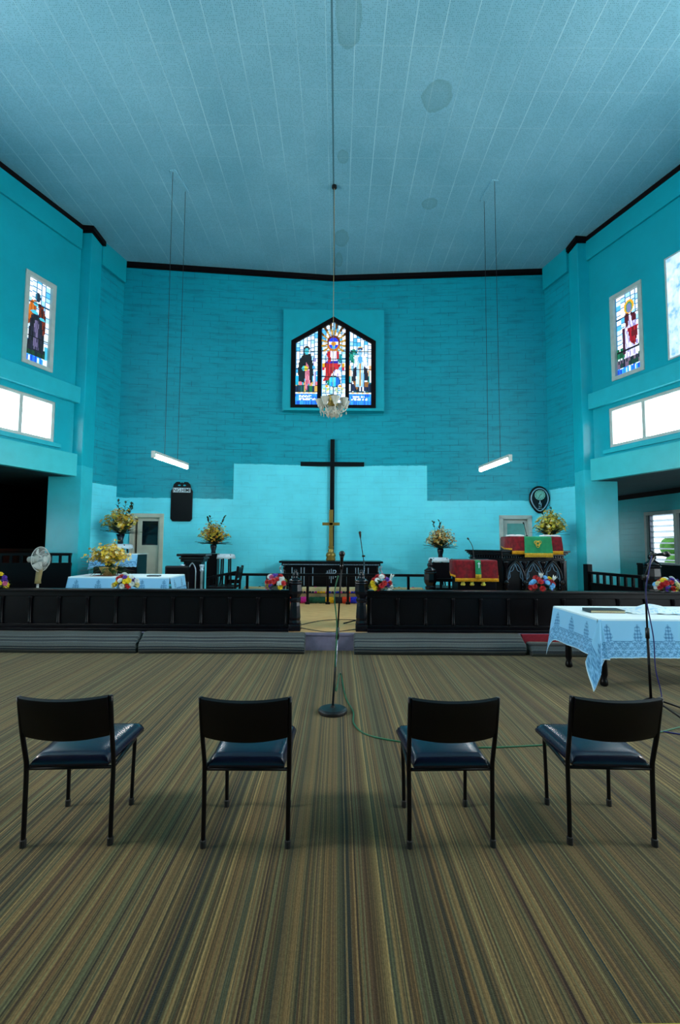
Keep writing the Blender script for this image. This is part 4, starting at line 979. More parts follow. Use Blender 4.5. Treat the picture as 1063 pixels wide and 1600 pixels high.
def plain_table(label, x0, x1, y0, y1, z0, ztop, group=None, cat='table', legs=None):
    t = thing('table', label, cat, ((x0+x1)/2, (y0+y1)/2, z0), 0, group); hx, hy = (x1-x0)/2, (y1-y0)/2; h = ztop-z0
    bm = new(); bb(bm, (-hx, -hy, h-.035), (hx, hy, h-.002)); obj('tabletop', bm, 'table_wood', t)
    bm = new(); bb(bm, (-hx+.07, -hy+.07, h-.13), (hx-.07, hy-.07, h-.035)); obj('apron', bm, 'table_wood', t)
    for sx in (-1, 1):
        for sy in (-1, 1):
            bm = new(); lathe(bm, [(.03,0), (.045,.02), (.04,.06), (.03,.09), (.042,.13), (.034,h*.5), (.045,h-.16), (.04,h-.04)], (sx*(hx-.09), sy*(hy-.09), 0), 12); obj('leg', bm, 'table_wood', t, True)
    return t
plain_table('dark turned-leg table under the lace cloth at the right', 2.93, 4.62, 5.14, 6.1, 0, .755)
def corner_tail(v3, bm):
    # long point of cloth falling from the front left corner to the carpet
    n = 34; m = 60; prev = None; c0 = Vector((2.915, 5.125, .755))
    for j in range(m+1):
        q = j/m; row = []
        for i in range(n+1):
            s = i/n; wd = .03+.13*q
            fold = .028*q*math.sin(s*PI*3.2+.6)
            L = .755-.004-.0*q
            low = .40+.345*(math.sin(min(1, s*1.45)*PI))**.7 if s < .69 else .40+.345*max(0,(1-s)/.31)*.15
            low = .42+.325*max(0, 1-abs(s-.38)/.42)
            p = c0+Vector((-.06*q*(1-s)-.035*q + wd*(s-.45)*1.15, -.03-.04*q+(fold)-.05*q*math.sin(s*PI), -low*q))
            if q > .8: p.x -= (q-.8)*.35*(max(0, 1-abs(s-.38)/.42))
            row.append(v3(p, lace_fn(s*.34+.02, q*.5, .5, .34) if q > .35 else LM_))
        if prev:
            for i in range(n): bm.faces.new((prev[i], prev[i+1], row[i+1], row[i]))
        prev = row
lace_table('lace_tablecloth', 'pale blue lace cloth draped over the table at the right', 'tablecloth', 2.9, 4.66, 5.11, 6.14, .762, .42,
           [('front', (.25,0), 1.1), ('left', (.9,.25), .3)], .0065, .05, tail=corner_tail)
# folded spare lace on the table
bm = new(); cols = []; nx, ny = 60, 26; g = []
for j in range(ny+1):
    r = []
    for i in range(nx+1):
        s, q = i/nx, j/ny; h = .012+.075*math.exp(-((s-.38)/.17)**2)*math.sin(q*PI)**.6+.03*math.exp(-((s-.62)/.2)**2)*math.sin(q*PI)**.6+.006*math.sin(s*40+q*9)
        r.append(bm.verts.new((3.5+.95*s+.02*math.sin(q*9), 5.42+.4*q+.03*math.sin(s*7), .763+max(.004, h))))
    g.append(r)
for j in range(ny):
    for i in range(nx): bm.faces.new((g[j][i], g[j][i+1], g[j+1][i+1], g[j+1][i]))
fo = obj('folded_lace', bm, 'lace', None, True); sol = fo.modifiers.new('thickness', 'SOLIDIFY'); sol.thickness = .004
pattern(fo, lambda c: LT_ if hsh(math.floor(c.x*45), math.floor(c.y*45)) > .3 else mixc(LT_, LM_, .5)); tag(fo, 'bunched white lace lying on top of the lace covered table', 'cloth')
# book
t = thing('book', 'closed dark hardback lying on the lace covered table', 'book', (3.27, 5.62, .7665), math.radians(-4))
bm = new(); bb(bm, (-.2, -.1, .004), (.195, .1, .03)); obj('pages', bm, 'page_edge', t)
bm = new(); bb(bm, (-.205, -.105, .03), (.2, .105, .036)); bb(bm, (-.205, -.105, 0), (.2, .105, .004)); bb(bm, (-.208, -.105, 0), (-.2, .105, .036)); obj('cover', bm, 'book_cover', t)

# ------------------------------------------------------------------ flowers
def leaf(bm, base, d, L, w, droop=.3, mi=0):
    base = Vector(base); d = Vector(d).normalized(); sd = d.cross(Vector((0,0,1)))
    if sd.length < .05: sd = Vector((1,0,0))
    sd.normalize(); pr = None
    for k in range(5):
        s = k/4; c = base+d*(L*s)+Vector((0,0,-droop*L*s*s)); wd = w*math.sin(PI*(.12+.86*s))
        a = bm.verts.new(c-sd*wd); m = bm.verts.new(c+Vector((0,0,-.15*w))); b = bm.verts.new(c+sd*wd)
        if pr:
            bm.faces.new((pr[0], pr[1], m, a)).material_index = mi; bm.faces.new((pr[1], pr[2], b, m)).material_index = mi
        pr = (a, m, b)
def rdir(zmin=-.2, zmax=1):
    a = random.uniform(0, 2*PI); z = random.uniform(zmin, zmax); r = math.sqrt(max(0, 1-z*z)); return Vector((math.cos(a)*r, math.sin(a)*r, z))
BL_CACHE = {}
def bloom_mesh(col, kind):
    key = (col, kind)
    if key in BL_CACHE: return BL_CACHE[key]
    bm = new()
    rings_ = [(7, .25, 1.0), (7, .75, .95), (6, 1.15, .8), (4, 1.4, .5)] if kind == 'rose' else [(11, .15, 1.0), (10, .5, .95), (9, .85, .85), (7, 1.2, .65)]
    for n, el, L in rings_:
        for k in range(n):
            a = 2*PI*(k+el)/n; o = Vector((math.cos(a)*math.cos(el), math.sin(a)*math.cos(el), math.sin(el))); tn = Vector((-math.sin(a), math.cos(a), 0)); nn = o.cross(tn)
            w = 1.0/n*2.4 if kind == 'rose' else 1.0/n*2.0
            p = [Vector((0,0,.1)), o*L*.6-tn*w+Vector((0,0,.06)), o*L*.6+tn*w+Vector((0,0,.06)), o*L-tn*w*.6-nn*.1, o*L+tn*w*.6-nn*.1, o*L*1.03-nn*.05]
            v = [bm.verts.new(q) for q in p]; bm.faces.new((v[0], v[1], v[2])); bm.faces.new((v[1], v[3], v[4], v[2])); bm.faces.new((v[3], v[5], v[4]))
    me = bpy.data.meshes.new('bloom'); bm.to_mesh(me); bm.free(); me.materials.append(M[col])
    BL_CACHE[key] = me; return me
def bloom(parent, pos, d, r, col, kind='rose', name='bloom'):
    o = bpy.data.objects.new(name, bloom_mesh(col, kind)); link(o, parent)
    o.location = pos; o.rotation_mode = 'QUATERNION'; o.rotation_quaternion = Vector(d).to_track_quat('Z', 'Y'); o.scale = (r, r, r); return o
def spray(parent, base, tip, n, size, mats, spread=.06, name='flower_spray'):
    bm = new(); base = Vector(base); tip = Vector(tip); mid = (base+tip)/2+Vector((0,0,.05))
    st = spline([base, mid, tip], 5); tube(bm, st, .004, 5, True, len(mats))
    for k in range(n):
        s = .35+.65*k/n; i = min(len(st)-1, int(s*(len(st)-1))); c = st[i]+rdir(-1, 1)*random.uniform(.2, 1)*spread; mi = random.randrange(len(mats))
        ax = (c-base).normalized()+rdir(-.5,.5)*.6; ax.normalize(); u = ax.orthogonal().normalized(); w = ax.cross(u)
        for q in range(5):
            a = q*2*PI/5; e = u*math.cos(a)+w*math.sin(a); e2 = u*math.cos(a+.5)+w*math.sin(a+.5); e3 = u*math.cos(a-.5)+w*math.sin(a-.5); sz = size*random.uniform(.7, 1.2)
            v = [bm.verts.new(c), bm.verts.new(c+e3*sz*.6+ax*sz*.25), bm.verts.new(c+e*sz+ax*sz*.4), bm.verts.new(c+e2*sz*.6+ax*sz*.25)]; bm.faces.new(v).material_index = mi
    return obj(name, bm, list(mats)+['leaf'], parent)
def rail_bouquet(label, x, y, z, w, h, cols, seed, bowl=True, lily=None):
    random.seed(seed); t = thing('flower_bowl', label, 'flowers', (x, y, z), 0, 'bowls of bright flowers along the altar rail')
    if bowl:
        bm = new(); lathe(bm, [(.04,0), (.045,.008), (.075,.035), (.095,.06), (.09,.06), (.03,.03)], n=18); obj('bowl', bm, 'ceramic', t, True)
    bm = new()
    for k in range(46):
        d = rdir(-.05, .9); d.x *= 1.4; leaf(bm, (d.x*.03, d.y*.03, .06), d, random.uniform(.75, 1.15)*h*.85, .024, .25)
    obj('foliage', bm, 'leaf', t)
    pts = []; tries = 0; N = int(len(cols)*1.75)
    while len(pts) < N and tries < 4000:
        tries += 1; x, q, zz = random.uniform(-1, 1), random.uniform(-1, .6), random.uniform(-.25, 1)
        if not .62 < math.sqrt(x*x+(q*.9)**2+zz*zz) < 1.0: continue
        p = Vector((x*w*.47, q*.13, .075+zz*h*.72))
        if all((p-o_).length > .044 for o_ in pts): pts.append(p)
    for k, p in enumerate(pts):
        c = cols[k % len(cols)]
        bloom(t, p, (p.x*4, -.5+p.y*3, (p.z-.05)*5+random.uniform(-.2,.3)), random.uniform(.038, .054), c, 'mum' if c in ('white_petal','purple_petal','blue_petal','cream_petal') else 'rose')
    if lily:
        for (lx, lz, dx) in lily:
            bm = new()
            for q in range(6):
                a = q*PI/3; leaf(bm, (lx, -.02, lz), (math.cos(a)*.5+dx, math.sin(a)*.5, 1), .085, .016, -.1)
            obj('lily', bm, 'white_petal', t)
    return t
R_, W2, Y_, P_, B_, C_, K_ = 'red_petal', 'white_petal', 'sun_petal', 'purple_petal', 'blue_petal', 'cream_petal', 'pink_petal'
RZ = .866
rail_bouquet('flower bowl with yellow and violet blooms cut off by the left edge', -5.21, 7.05, RZ, .3, .19, [W2,R_,Y_,W2,K_,P_,Y_,Y_,P_,W2,P_], 1)
rail_bouquet('bright flower bowl on the left rail in front of the lace covered table', -3.23, 7.03, RZ, .36, .2, [W2,P_,C_,R_,Y_,W2,W2,Y_,P_,R_,W2,R_,Y_,P_,R_], 2, lily=None)
rail_bouquet('bright flower bowl on the left rail beside the newel post', -.93, 7.05, RZ, .33, .22, [K_,R_,W2,R_,P_,Y_,W2,C_,R_,W2,P_,Y_,W2,R_,R_], 3)
rail_bouquet('bright flower bowl on the right rail beside the newel post, with white lilies', .68, 7.05, RZ, .33, .22, [R_,R_,R_,W2,Y_,W2,R_,W2,W2,R_,Y_,P_,W2,W2,P_], 4, lily=[(.15,.17,.35), (.12,.1,.5)])
rail_bouquet('mostly red flower bowl with white lilies on the rail before the pulpit', 3.16, 7.05, RZ, .38, .2, [R_,P_,R_,R_,B_,Y_,R_,B_,R_,R_,B_,R_,P_,Y_,R_,B_], 5, lily=[(-.02,.2,0), (.17,.16,.5)])
rail_bouquet('bright flower bowl at the right edge below the louvre window', 5.1, 7.05, RZ, .4, .2, [P_,R_,R_,Y_,W2,B_,R_,P_,W2,R_,B_,R_,C_,Y_,W2,C_], 6)

def arrangement(label, loc, w, h, mats, vase, n=16, seed=1, size=.035, fol='dark_leaf', group='yellow flower arrangements', cz=None, spikes=0, spread=.085, lcount=64):
    random.seed(seed); t = thing('flower_vase', label, 'flowers', loc, 0, group); vh = vase[0]
    bm = new(); lathe(bm, vase[1], n=16); obj('vase', bm, vase[2], t, True)
    bm = new()
    for k in range(lcount):
        d = rdir(.05, .95); leaf(bm, (0,0,vh), (d.x*1.1, d.y*.7, d.z+.12), random.uniform(.62, 1.02)*w*.52, .036, .16, 0)
    obj('foliage', bm, fol, t)
    for k in range(n):
        a = 2*PI*k*.381966; q = math.sqrt((k+.5)/n); tip = Vector((math.cos(a)*q*w*.44, math.sin(a)*q*w*.3-.03, vh+h*(.78-.5*q*q)+random.uniform(-.03,.05)))
        spray(t, (0,0,vh-.02), tip, 24, size, mats, spread)
    for k in range(spikes):
        bm = new(); d = Vector((random.uniform(-.45,.45), .1, 1)); p = [Vector((0,0,vh)), Vector((0,0,vh))+d*h*.5, Vector((0,0,vh))+d*h*(.92+.12*random.random())]
        tube(bm, p, .004, 5)
        for q in range(9): leaf(bm, p[1].lerp(p[2], q/8), (random.uniform(-1,1), random.uniform(-1,1), .7), .1, .024, .2)
        obj('leaf_spike', bm, fol, t)
    return t
VASE = (.2, [(.045,0), (.055,.01), (.05,.05), (.075,.15), (.07,.2), (.05,.19)], 'vase_dark')
YA = ['yellow_a', 'olive_yellow', 'cream_petal', 'yellow_b']; YO = ['yellow_b', 'orange_petal', 'yellow_a', 'olive_yellow']; YC = ['cream_petal', 'yellow_b', 'orange_petal', 'cream_petal']

# --- left side: lace covered table, flowers, chairs
plain_table('table under a lace cloth behind the left altar rail', -4.42, -2.8, 7.63, 8.3, .25, .995, None)
lace_table('lace_tablecloth', 'pale lace cloth on the table behind the left altar rail', 'tablecloth', -4.44, -2.77, 7.6, 8.33, 1.0, .34, [('front', (.25,.25), .5), ('left', (.0,.3), .2), ('right', (.3,0), .2)], .012, .1, per=.36)
random.seed(21)
t = thing('flower_basket', 'big yellow flower arrangement in a woven basket on the left lace covered table', 'flowers', (-3.93, 7.93, 1.005))
bm = new(); lathe(bm, [(.09,0), (.1,.01), (.16,.12), (.17,.15), (.15,.14), (.08,.03)], n=20); obj('basket', bm, 'basket', t, True)
bm = new()
for k in range(46): d = rdir(-.2, .5); leaf(bm, (0,0,.13), (d.x*1.4, d.y, d.z), random.uniform(.2,.38), .028, .35)
obj('foliage', bm, 'leaf', t)
bm = new()
for s in (-1, 1):
    for k in range(4): leaf(bm, (s*.08,-.03,.13), (s, -.1, .12+.15*k-.2), random.uniform(.34,.42), .024, .05)
obj('maroon_leaves', bm, 'maroon_leaf', t)
for k in range(28):
    a = 2*PI*k*.381966; q = math.sqrt((k+.5)/28); tip = Vector((math.cos(a)*q*.42+.0, math.sin(a)*q*.2-.05, .15+.38*(.9-.6*q*q)+random.uniform(-.02,.06)))
    spray(t, (0,0,.12), tip, 24, .036, ['yellow_a','sun_petal','yellow_b','cream_petal'], .065)
spray(t, (0,0,.12), (.1,-.02,.62), 22, .034, ['yellow_a','sun_petal'], .07)
bm = new(); bb(bm, (-.18,-.14,0), (.18,.14,.004)); tag(obj('red_mat', bm, 'red_velvet', None, loc=(-3.97, 7.85, 1.001)), 'small dark red mat under the yellow flower basket', 'mat')
bm = new(); bb(bm, (-.1,-.06,0), (.1,.06,.02)); tag(obj('small_box', bm, 'book_cover', None, bevel=.003, loc=(-3.1, 7.78, 1.002)), 'small dark book on the right end of the left lace covered table', 'book')
# upright chair behind the left table
t = thing('vestry_chair', 'black chair whose padded back shows behind the left lace covered table', 'chair', (-3.12, 8.75, .25))
bm = new(); bb(bm, (-.24,.18,.55), (.24,.24,.87)); obj('backrest', bm, 'vinyl_back', t, bevel=.03)
bm = new(); bb(bm, (-.23,-.22,.42), (.23,.2,.48)); obj('seat', bm, 'vinyl', t, bevel=.02)
for sx in (-1, 1):
    for y in (-.18, .21): bm = new(); tube(bm, [(sx*.2,y,0), (sx*.2,y,.6 if y > 0 else .43)], .014, 8); obj('leg', bm, 'frame_steel', t)
# lace covered cabinet behind, tall stand with vase
t = thing('cabinet', 'dark low cabinet under white lace against the left pillar', 'cabinet', (-4.55, 9.75, .25))
bm = new(); bb(bm, (-.5,-.25,.0), (.4,.25,1.06)); obj('body', bm, 'black_wood', t, bevel=.01)
for s in (-.27, .17): bm = new(); bb(bm, (s-.2,-.262,.12), (s+.2,-.248,.98)); obj('door', bm, 'black_wood', t, bevel=.006)
lace_table('lace_cover', 'white lace cover over the low cabinet by the left pillar', 'cloth', -5.08, -4.12, 9.46, 10.02, 1.322, .26, [('front', (.5,.0), .9), ('left', (.2,.5), .1)], .012, .04, per=.3)
def lace_stand(label, lab2, x, y, z0, h, w=.18, group='small lace topped flower stands'):
    t = thing('plant_stand', label, 'stand', (x, y, z0), 0, group)
    bm = new(); bb(bm, (-w*.9,-w*.9,h-.03), (w*.9,w*.9,h)); obj('stand_top', bm, 'black_wood', t, bevel=.005)
    for sx in (-1, 1):
        for sy in (-1, 1): bm = new(); tube(bm, spline([(sx*w*.95,sy*w*.8,0), (sx*w*.6,sy*w*.6,h*.5), (sx*w*.55,sy*w*.55,h-.03)], 5), .018, 8); obj('leg', bm, 'black_wood', t, True)
    bm = new(); bb(bm, (-w*.6,-w*.6,h*.35), (w*.6,w*.6,h*.35+.02)); obj('shelf', bm, 'black_wood', t)
    cl = bmesh.new(); n = 48; rows = []
    for q, (r, z) in enumerate([(0.01,.004), (w*.6,.004), (w*1.0,.004), (w*1.22,-.012), (w*1.3,-.05), (w*1.34,-.085)]):
        rows.append([cl.verts.new((math.cos(2*PI*i/n)*r*(1+.04*math.sin(i*1.9)*(q>2)), math.sin(2*PI*i/n)*r, h+z-(.02*abs(math.sin(i*PI/6)) if q == 5 else 0)+.004)) for i in range(n)])
    for a, b in zip(rows, rows[1:]):
        for i in range(n): cl.faces.new((a[i], a[(i+1)%n], b[(i+1)%n], b[i]))
    cl.faces.new(rows[0])
    o = obj('lace_doily', cl, 'white_cloth', None, True, loc=(x, y, z0)); so_ = o.modifiers.new('thickness','SOLIDIFY'); so_.thickness = .003; tag(o, lab2, 'cloth', 'white lace doilies')
lace_stand('tall dark stand carrying the vase beside the cream door', 'white lace doily hanging over the tall stand beside the cream door', -4.84, 10.2, .25, 1.27, .2)
arrangement('yellow flower vase with tall dark spikes beside the cream door', (-4.84, 10.2, 1.53), .95, .72, YA, (.22, [(.04,0), (.06,.02), (.055,.08), (.09,.22), (.05,.21)], 'vase_dark'), 26, 31, .042, spikes=5)
lace_stand('small dark stand with a lace top between the lectern stand and the bench', 'white lace doily on the stand beside the dark lectern stand', -2.5, 10.3, .25, 1.06, .15)
arrangement('yellow and orange flower vase standing behind the dark lectern stand', (-2.87, 10.6, 1.325), .86, .62, YO, VASE, 30, 32, .034, spikes=3)
# stand carrying that vase
bm = new(); bb(bm, (-.12,-.12,0), (.12,.12,1.07)); tag(obj('vase_pedestal', bm, 'black_wood', None, bevel=.01, loc=(-2.87, 10.6, .25)), 'plain dark pedestal under the vase behind the lectern stand', 'pedestal')
lace_stand('small dark stand with a lace top right of the altar', 'white lace doily on the stand right of the altar', 2.36, 10.6, .25, 1.0, .18)
arrangement('pale yellow flower vase on the lace topped stand right of the altar', (2.4, 10.6, 1.26), .88, .62, YC, VASE, 28, 33, .034, spikes=2)

# dark carved lectern stand left of the altar
t = thing('lectern_stand', 'dark carved stand with cornice and white-edged arch left of the altar', 'lectern', (-3.0, 9.62, .25))
bm = new(); prism_z(bm, [(-.26,-.2), (.26,-.2), (.26,.2), (-.26,.2)], .98, 1.02); prism_z(bm, [(-.3,-.23), (.3,-.23), (.3,.22), (-.3,.22)], 1.04, 1.09); bb(bm, (-.235,-.17,.92), (.235,.17,1.04)); obj('cornice', bm, 'carved_wood', t, bevel=.012)
bm = new(); bb(bm, (-.18,-.12,.0), (.18,.16,.93)); obj('body', bm, 'carved_wood', t, bevel=.006)
def arch_pts(w, z0, zs, zt, n=8):
    L = [(-w, z0), (-w, zs)]
    for k in range(1, n+1): a = k/n*PI/3; L.append((w-2*w*math.cos(a) if k < n else 0, zs+(zt-zs)*math.sin(a)/math.sin(PI/3)))
    Rr = [(-x, z) for x, z in reversed(L[:-1])]; return L+Rr
bm = new(); tube(bm, [(x, -.13, z) for x, z in arch_pts(.075, .05, .72, .9)], .012, 8); obj('arch_moulding', bm, 'silver', t, True)
for s in (-1, 1):
    bm = new(); lathe(bm, [(.035,0), (.04,.04), (.026,.07), (.026,.72), (.045,.76), (.03,.78), (.05,.84), (.05,.87)], (s*.2, -.13, .0), 12); obj('colonette', bm, 'silver', t, True)

# bench / armchair beside it
t = thing('sanctuary_chair', 'dark wooden armchair seen side on, left of the inner rail', 'chair', (-2.36, 9.62, .25))
bm = new(); bb(bm, (-.3,-.25,.38), (.25,.25,.43)); obj('seat', bm, 'black_wood', t, bevel=.01)
bm = new(); tube(bm, [(.27,-.22,0), (.28,-.22,.5), (.33,-.22,.84)], .026, 8); tube(bm, [(.27,.22,0), (.28,.22,.5), (.33,.22,.84)], .026, 8); bx(bm, (.31,0,.7), (.03,.42,.22), (0,.15,0)); obj('backrest', bm, 'black_wood', t)
for sy in (-1, 1):
    bm = new(); bx(bm, (0,sy*.22,.66), (.62,.06,.04), (0,-.2,0)); obj('armrest', bm, 'black_wood', t)
    for k in (-.27, -.1, .08): bm = new(); tube(bm, [(k,sy*.22,0), (k,sy*.22,.64+k*.2)], .02, 8); obj('leg', bm, 'black_wood', t)

# ------------------------------------------------------------------ altar
AY = 10.55
t = thing('altar_table', 'long dark carved altar table under the cross', 'altar', (-.14, AY+.3, .45)); hw = 1.2
bm = new(); bb(bm, (-hw,-.33,.665), (hw,.3,.71)); obj('tabletop', bm, 'carved_wood', t, bevel=.01)
bm = new(); bb(bm, (-hw+.06,-.3,.60), (hw-.06,.28,.665)); obj('frieze', bm, 'carved_wood', t)
bm = new()
for k in range(60): x = -hw+.1+(2*hw-.2)*k/59; bx(bm, (x,-.305,.63), (.02,.012,.022))
obj('dentil_row', bm, 'silver', t)
bm = new(); bb(bm, (-hw+.1,-.27,.1), (hw-.1,.26,.6)); obj('body', bm, 'black_wood', t)
bm = new(); bb(bm, (-hw+.08,-.29,.0), (hw-.08,.27,.1)); obj('plinth', bm, 'black_wood', t)
for x in (-1.1, -.9, -.69, -.62, -.42, .37, .57, .63, .86, 1.1):
    bm = new(); bb(bm, (x-.01,-.283,.15), (x+.01,-.268,.56)); obj('panel_moulding', bm, 'silver', t)
for s in (-1, 1):
    for q in (1.07, 1.16): bm = new(); tube(bm, [(s*q+.022*math.cos(k*.9), -.275+.022*math.sin(k*.9), .08+k*.026) for k in range(21)], .02, 7); obj('twisted_column', bm, 'carved_wood' if q < 1.1 else 'silver', t, True)
bm = new(); zz = .40
for dx, h0, h1 in ((-.085,-.05,.09), (-.04,-.1,.11), (.005,-.19,.13), (.05,-.1,.11)): bx(bm, (dx,-.287,zz+(h0+h1)/2), (.018,.012,h1-h0))
bx(bm, (-.02,-.288,zz+.03), (.2,.012,.016))
tube(bm, spline([(.05,-.287,zz+.09), (.095,-.287,zz+.1), (.115,-.287,zz+.06), (.08,-.287,zz+.02), (.115,-.287,zz-.02), (.1,-.287,zz-.06)], 4), .01, 6)
obj('emblem', bm, 'silver', t)
t = thing('altar_cross', 'brass cross on a turned foot standing on the altar table', 'cross', (-.15, AY+.22, 1.162))
bm = new(); lathe(bm, [(.105,0), (.115,.03), (.1,.08), (.12,.12), (.1,.18), (.06,.21), (.075,.24), (.055,.27), (.05,.3)], n=20); obj('foot', bm, 'brass', t, True)
bm = new(); bb(bm, (-.045,-.03,.28), (.045,.03,1.2)); bb(bm, (-.06,-.04,.3), (.06,.04,.34)); obj('upright', bm, 'brass', t, bevel=.006)
bm = new(); bb(bm, (-.205,-.03,.83), (.205,.03,.90)); obj('crossbar', bm, 'brass', t, bevel=.006)
# inner rail
t = thing('communion_rail', 'low dark open rail of posts in front of the altar', 'rail', (-.2, 10.02, .25))
bm = new(); bb(bm, (-2.25,-.04,.605), (2.25,.04,.66)); obj('top_rail', bm, 'black_wood', t, bevel=.008)
bm = new(); bb(bm, (-2.25,-.02,.44), (-1.9,.02,.52)); obj('side_panel', bm, 'black_wood', t)
for k in range(11):
    x = -2.2+4.4*k/10; bm = new(); bb(bm, (x-.028,-.028,0), (x+.028,.028,.61)); bb(bm, (x-.05,-.045,0), (x+.05,.045,.05)); obj('post', bm, 'black_wood', t, bevel=.005)
# mats: padded roll with fringe, wool garland
t = thing('folded_mat', 'pale woven mat folded along the sanctuary step, edged with coloured wool tufts', 'mat', (-.1, 10.42, .45))
bm = new(); bb(bm, (-2.0,-.15,0), (2.05,.0,.14)); obj('weave', bm, 'pale_mat', t, bevel=.05, seg=4)
wc = ['w_magenta','w_navy','w_yellow','w_blue','w_green','w_orange','w_black']
for k in range(64):
    x = -1.95+3.95*k/63; mi = wc[random.randrange(7)]; bm = new()
    for q in range(5): tube(bm, [(x-.004+q*.006,-.152,.045+random.uniform(0,.01)), (x+q*.012-.018,-.165,.012)], [.009,.006], 5)
    obj('wool_tuft', bm, mi, t)
    if k % 5 == 0: bm = new(); sphere(bm, (x,-.1,.145), .018, 8, 5, (1.6,1,.5)); obj('wool_knot', bm, mi, t)
t = thing('wool_garland', 'thick garland of coloured wool rolls along the foot of the sanctuary step', 'garland', (-.1, 10.16, .25))
seq = ['w_green','w_yellow','w_black','w_orange','w_blue','w_navy','w_orange','w_navy','w_magenta','w_green']
for k in range(22):
    L = .2 if k % 2 else .17; x = -1.98+k*.183; bm = new(); n = 30; prev = None
    for i in range(7):
        rg = []
        for a in range(n): r = .068*(.9 if i in (0,6) else 1)+random.uniform(-.008,.008); rg.append(bm.verts.new((x+.183*i/6, math.cos(2*PI*a/n)*r*.9, .07+math.sin(2*PI*a/n)*r)))
        if prev:
            for a in range(n): bm.faces.new((prev[a], prev[(a+1)%n], rg[(a+1)%n], rg[a]))
        else: bm.faces.new(rg)
        prev = rg
    bm.faces.new(prev); obj('wool_roll', bm, seq[(k+1)%10], t)
# microphone boom stand and cables on the chancel floor
t = thing('microphone_stand', 'tall thin microphone stand behind the right newel post', 'microphone stand', (.44, 7.62, .25))
bm = new(); tube(bm, [(0,0,.05), (.01,0,1.02)], .011, 8); obj('pole', bm, 'chrome', t, True)
bm = new(); tube(bm, [(.01,0,1.0), (-.02,0,1.2), (-.055,0,1.44)], .007, 8); bx(bm, (0,0,1.12), (.05,.03,.03)); obj('boom', bm, 'frame_steel', t, True)
for a in (PI*1.02, PI*.3, -PI*.35): bm = new(); tube(bm, [(0,0,.09), (math.cos(a)*.33, math.sin(a)*.33, .014)], .011, 8); obj('leg', bm, 'frame_steel', t)
bm = new(); tube(bm, [(.44-.052, 7.62, .25+1.42), (.44-.056, 7.62, .25+1.47), (.44-.062,7.61,.25+1.5)], [.01,.018,.02], 10); sphere(bm, (.44-.062, 7.605, .25+1.51), .024, 10, 8); tag(obj('microphone', bm, 'black_plastic', None, True), 'small microphone on the tall stand behind the right newel post', 'microphone')
for lb, pts in (('black cable curving across the chancel floor, farther of two', ((440,985), (468,977), (500,970), (530,968), (566,969))), ('black cable curving along the chancel step, nearer of two', ((440,974), (470,981), (500,986), (522,987), (556,983), (575,978)))):
    bm = new(); tube(bm, spline([at_height(x, y, .258) for x, y in pts], 8), .006, 6); tag(obj('floor_cable', bm, 'black_cable', None, True), lb, 'cable')

# ------------------------------------------------------------------ lectern with red fall
t = thing('lectern', 'low dark lectern draped for reading, left of the pulpit', 'lectern', (2.48, 8.3, .25))
bm = new(); bb(bm, (-.34,-.2,.0), (.34,.22,.98)); obj('body', bm, 'black_wood', t, bevel=.01)
bm = new(); bx(bm, (0,0,1.0), (.7,.5,.05), (.1,0,0)); obj('desk', bm, 'black_wood', t, bevel=.01)
for k in (-.26, -.1, .1):
    bm = new(); lathe(bm, [(.035,0), (.045,.02), (.03,.04), (.035,.1), (.025,.12)], (k, -.23, .6), 10); obj('carved_bracket', bm, 'olive_yellow', t, True)
def fall(name, label, cat, x0, x1, y, zt, drop, depth, mats, wing=.1, green=None, sway=.012, gh=.055):
    """cloth over a desk: top plus a wavy front drop with a gold fringe; green = (x0,x1,drop) for the centre panel"""
    t = thing(name, label, cat, ((x0+x1)/2, y, zt)); hx = (x1-x0)/2
    def sheet(bm, a, b, y0, d, mi, fringe, fmi, th=0):
        nu = 40; prev = None; rows = [(depth, 0.0), (.1, .004), (.0, 0.0)] + [(0, -d*k/10) for k in range(1, 11)] + [(0, -d-fringe)]
        for j, (yy, z) in enumerate(rows):
            r = []
            for i in range(nu+1):
                s = i/nu; x = a+(b-a)*s; q = min(1, -z/d) if z < 0 else 0
                edge = (max(0, 1-s/.12)+max(0, 1-(1-s)/.12))
                zz = z
                r.append(bm.verts.new((x*(1+.05*q), y0+yy-.02*q-sway*q*math.sin(x*24+1)-sway*.6*q*math.sin(x*51), zz)))
            if prev:
                for i in range(nu): bm.faces.new((prev[i], prev[i+1], r[i+1], r[i])).material_index = (fmi if j == len(rows)-1 else mi)
            prev = r
    bm = new(); sheet(bm, -hx, hx, 0, drop, 0, gh, 1)
    # side wings
    for s in (-1, 1):
        pv = None
        for k in range(9):
            z = -(drop*.95)*k/8; r = [bm.verts.new((s*(hx*(1+.05*k/8)+.0), 0-.02*k/8, z)), bm.verts.new((s*(hx+wing*.4*k/8), depth*.55, z*.97)), bm.verts.new((s*(hx+.01), depth, z*.8))]
            if pv:
                for i in range(2): bm.faces.new((pv[i], pv[i+1], r[i+1], r[i])).material_index = 1 if k == 8 else 0
            pv = r
    o = obj('velvet_fall', bm, mats[:2], t, True); so_ = o.modifiers.new('thickness','SOLIDIFY'); so_.thickness = .006
    if green:
        bm = new(); sheet(bm, green[0], green[1], -.022, green[2], 0, green[3], 1); o = obj('green_panel', bm, mats[2:4], t, True); so_ = o.modifiers.new('thickness','SOLIDIFY'); so_.thickness = .006
        return t, o
    return t, None
t, gp = fall('lectern_fall', 'dark red velvet cloth with gold fringe and narrow green strip on the lectern', 'cloth', 2.09, 2.82, 8.04, 1.292, .31, .42, ['red_velvet','gold_yellow','green_felt','gold_thread'], .1, (-.03, .065, .24, .075), .008, .06)
bm = new(); bx(bm, (.03,-.045,-.08), (.012,.006,.1)); bx(bm, (.03,-.045,-.055), (.045,.006,.012)); obj('small_cross', bm, 'letter_white', gp)
